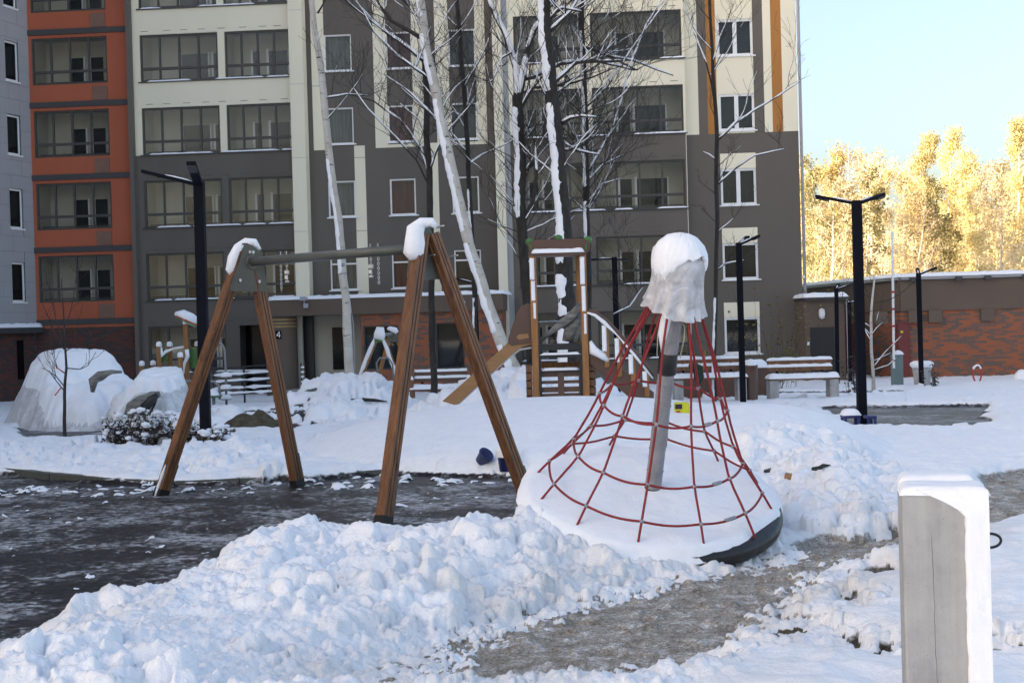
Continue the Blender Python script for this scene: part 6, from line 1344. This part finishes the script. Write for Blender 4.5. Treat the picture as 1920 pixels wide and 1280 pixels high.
def shrub(px0, px1, py0, py1, Y, seed, label, n=46, leafm='dry_leaf', snown=34, name='shrub', ls=1.0):
    rd = random.Random(seed); a = P(px0, py1, Y); c = P(px1, py1, Y); x0, x1 = a.x, c.x; gz = zat((x0 + x1) / 2, Y); h = max(.2, P((px0 + px1) / 2, py0, Y).z - gz)
    r = empty(name, ((x0 + x1) / 2, Y, gz - .05)); tag(r, label, 'shrub'); st_, lf, sn = MB(), MB(), MB()
    for _ in range(n):
        p = Vector((rd.uniform(x0, x1), Y + rd.uniform(-.35, .35), gz - .05)); H = h * rd.uniform(.45, 1.05); d = Vector((rd.uniform(-.35, .35), rd.uniform(-.3, .3), 1)).normalized(); pts = [p]
        for i in range(6): d = (d + Vector((rd.uniform(-.15, .15), rd.uniform(-.15, .15), .0))).normalized(); pts.append(pts[-1] + d * H / 6)
        st_.tube(pts, [.006 - .0007 * i for i in range(7)], 4, False)
        for i in range(1, 7):
            for _ in range(3):
                c_2 = pts[i] + Vector((rd.gauss(0, .03), rd.gauss(0, .03), rd.gauss(0, .02))); s_ = rd.uniform(.02, .045) * ls; xx = Vector((rd.gauss(0, 1), rd.gauss(0, 1), rd.gauss(0, .6))).normalized(); yy = xx.cross(Vector((0, 0, 1)) + Vector((rd.gauss(0, .5), rd.gauss(0, .5), 0))).normalized()
                lf.add([c_2 - xx * s_, c_2 - yy * s_ * .5, c_2 + xx * s_, c_2 + yy * s_ * .5], [(0, 1, 2, 3)])
    for _ in range(snown):
        c_2 = Vector((rd.uniform(x0, x1), Y + rd.uniform(-.35, .3), gz + h * rd.uniform(.1, .95))); s_ = rd.uniform(.02, .07); sn.lathe([(.001, -s_ * .5), (s_, -s_ * .25), (s_ * .9, s_ * .25), (.001, s_ * .55)], c_2, 7, lambda g, z: 1 + .3 * math.sin(3 * g + z * 40))
    loc_mb(st_, r).build('stems', M['twig'], r); loc_mb(lf, r).build('leaves', M[leafm], r)['kind'] = 'stuff'
    if snown: loc_mb(sn, r).build('snow', M['snow'], r, True)['kind'] = 'stuff'
shrub(198, 262, 768, 838, 18.3, 1, 'dark dry-leaved shrub dusted with snow in front of the covered vehicle', 44)
shrub(255, 300, 760, 845, 17.8, 2, 'dry shrub with snow-loaded tips left of the tall timber leg', 36)
shrub(296, 322, 768, 835, 18.0, 3, 'upright leafy shrub close beside the tall timber leg', 26)
shrub(330, 384, 782, 856, 17.9, 4, 'bushy dark shrub with snow clumps directly left of the lamp pole', 46)
shrub(388, 424, 795, 862, 17.3, 5, 'small dark shrub with bending stems right of the lamp pole', 30)
M['yellow_leaf'] = leaf_mat('yellowed_leaves', (.12, .09, .02), (.24, .2, .05), .2)
shrub(1425, 1495, 520, 700, 43, 6, 'tall thin yellow-leaved shrub against the brown house wall', 30, 'yellow_leaf', 0, 'yellow_shrub', 1.9)
shrub(1300, 1345, 640, 700, 40, 7, 'low yellowed shrub under the white double window', 20, 'yellow_leaf', 0, 'yellow_shrub', 1.8)
shrub(1590, 1612, 655, 712, 40, 8, 'reddish dry shrub beside the bench end', 12, 'dry_leaf', 0, 'shrub', 1.6)
shrub(1735, 1760, 680, 716, 41, 9, 'thin reddish twigs beside the concrete planter', 10, 'dry_leaf', 0, 'shrub', 1.4)
yard_tree('birch_sapling', 'thin young white birch in front of the brick building with the red door', 39, [(1637, 712, 7), (1634, 660, 6), (1633, 600, 5), (1636, 560, 4), (1640, 520, 3)], M['birch'], 31, [([(1637, 690), (1660, 660), (1690, 630)], 2), ([(1636, 695), (1665, 685), (1690, 665)], 2), ([(1634, 640), (1615, 610), (1608, 580)], 2)], 14, (.5, 1.1), 0, .2)
# cable drooping between lamp and barrier
a, c = P(1630, 566, 42.5), P(1722, 517, 42); pts = [a.lerp(c, k / 14) + Vector((0, 0, -.45 * 4 * (k / 14) * (1 - k / 14) * .6)) for k in range(15)]; tag(MB().tube(pts, .014, 5).build('cable', M['black']), 'thin dark cable sagging from the lamp in front of the brick wall', 'cable')
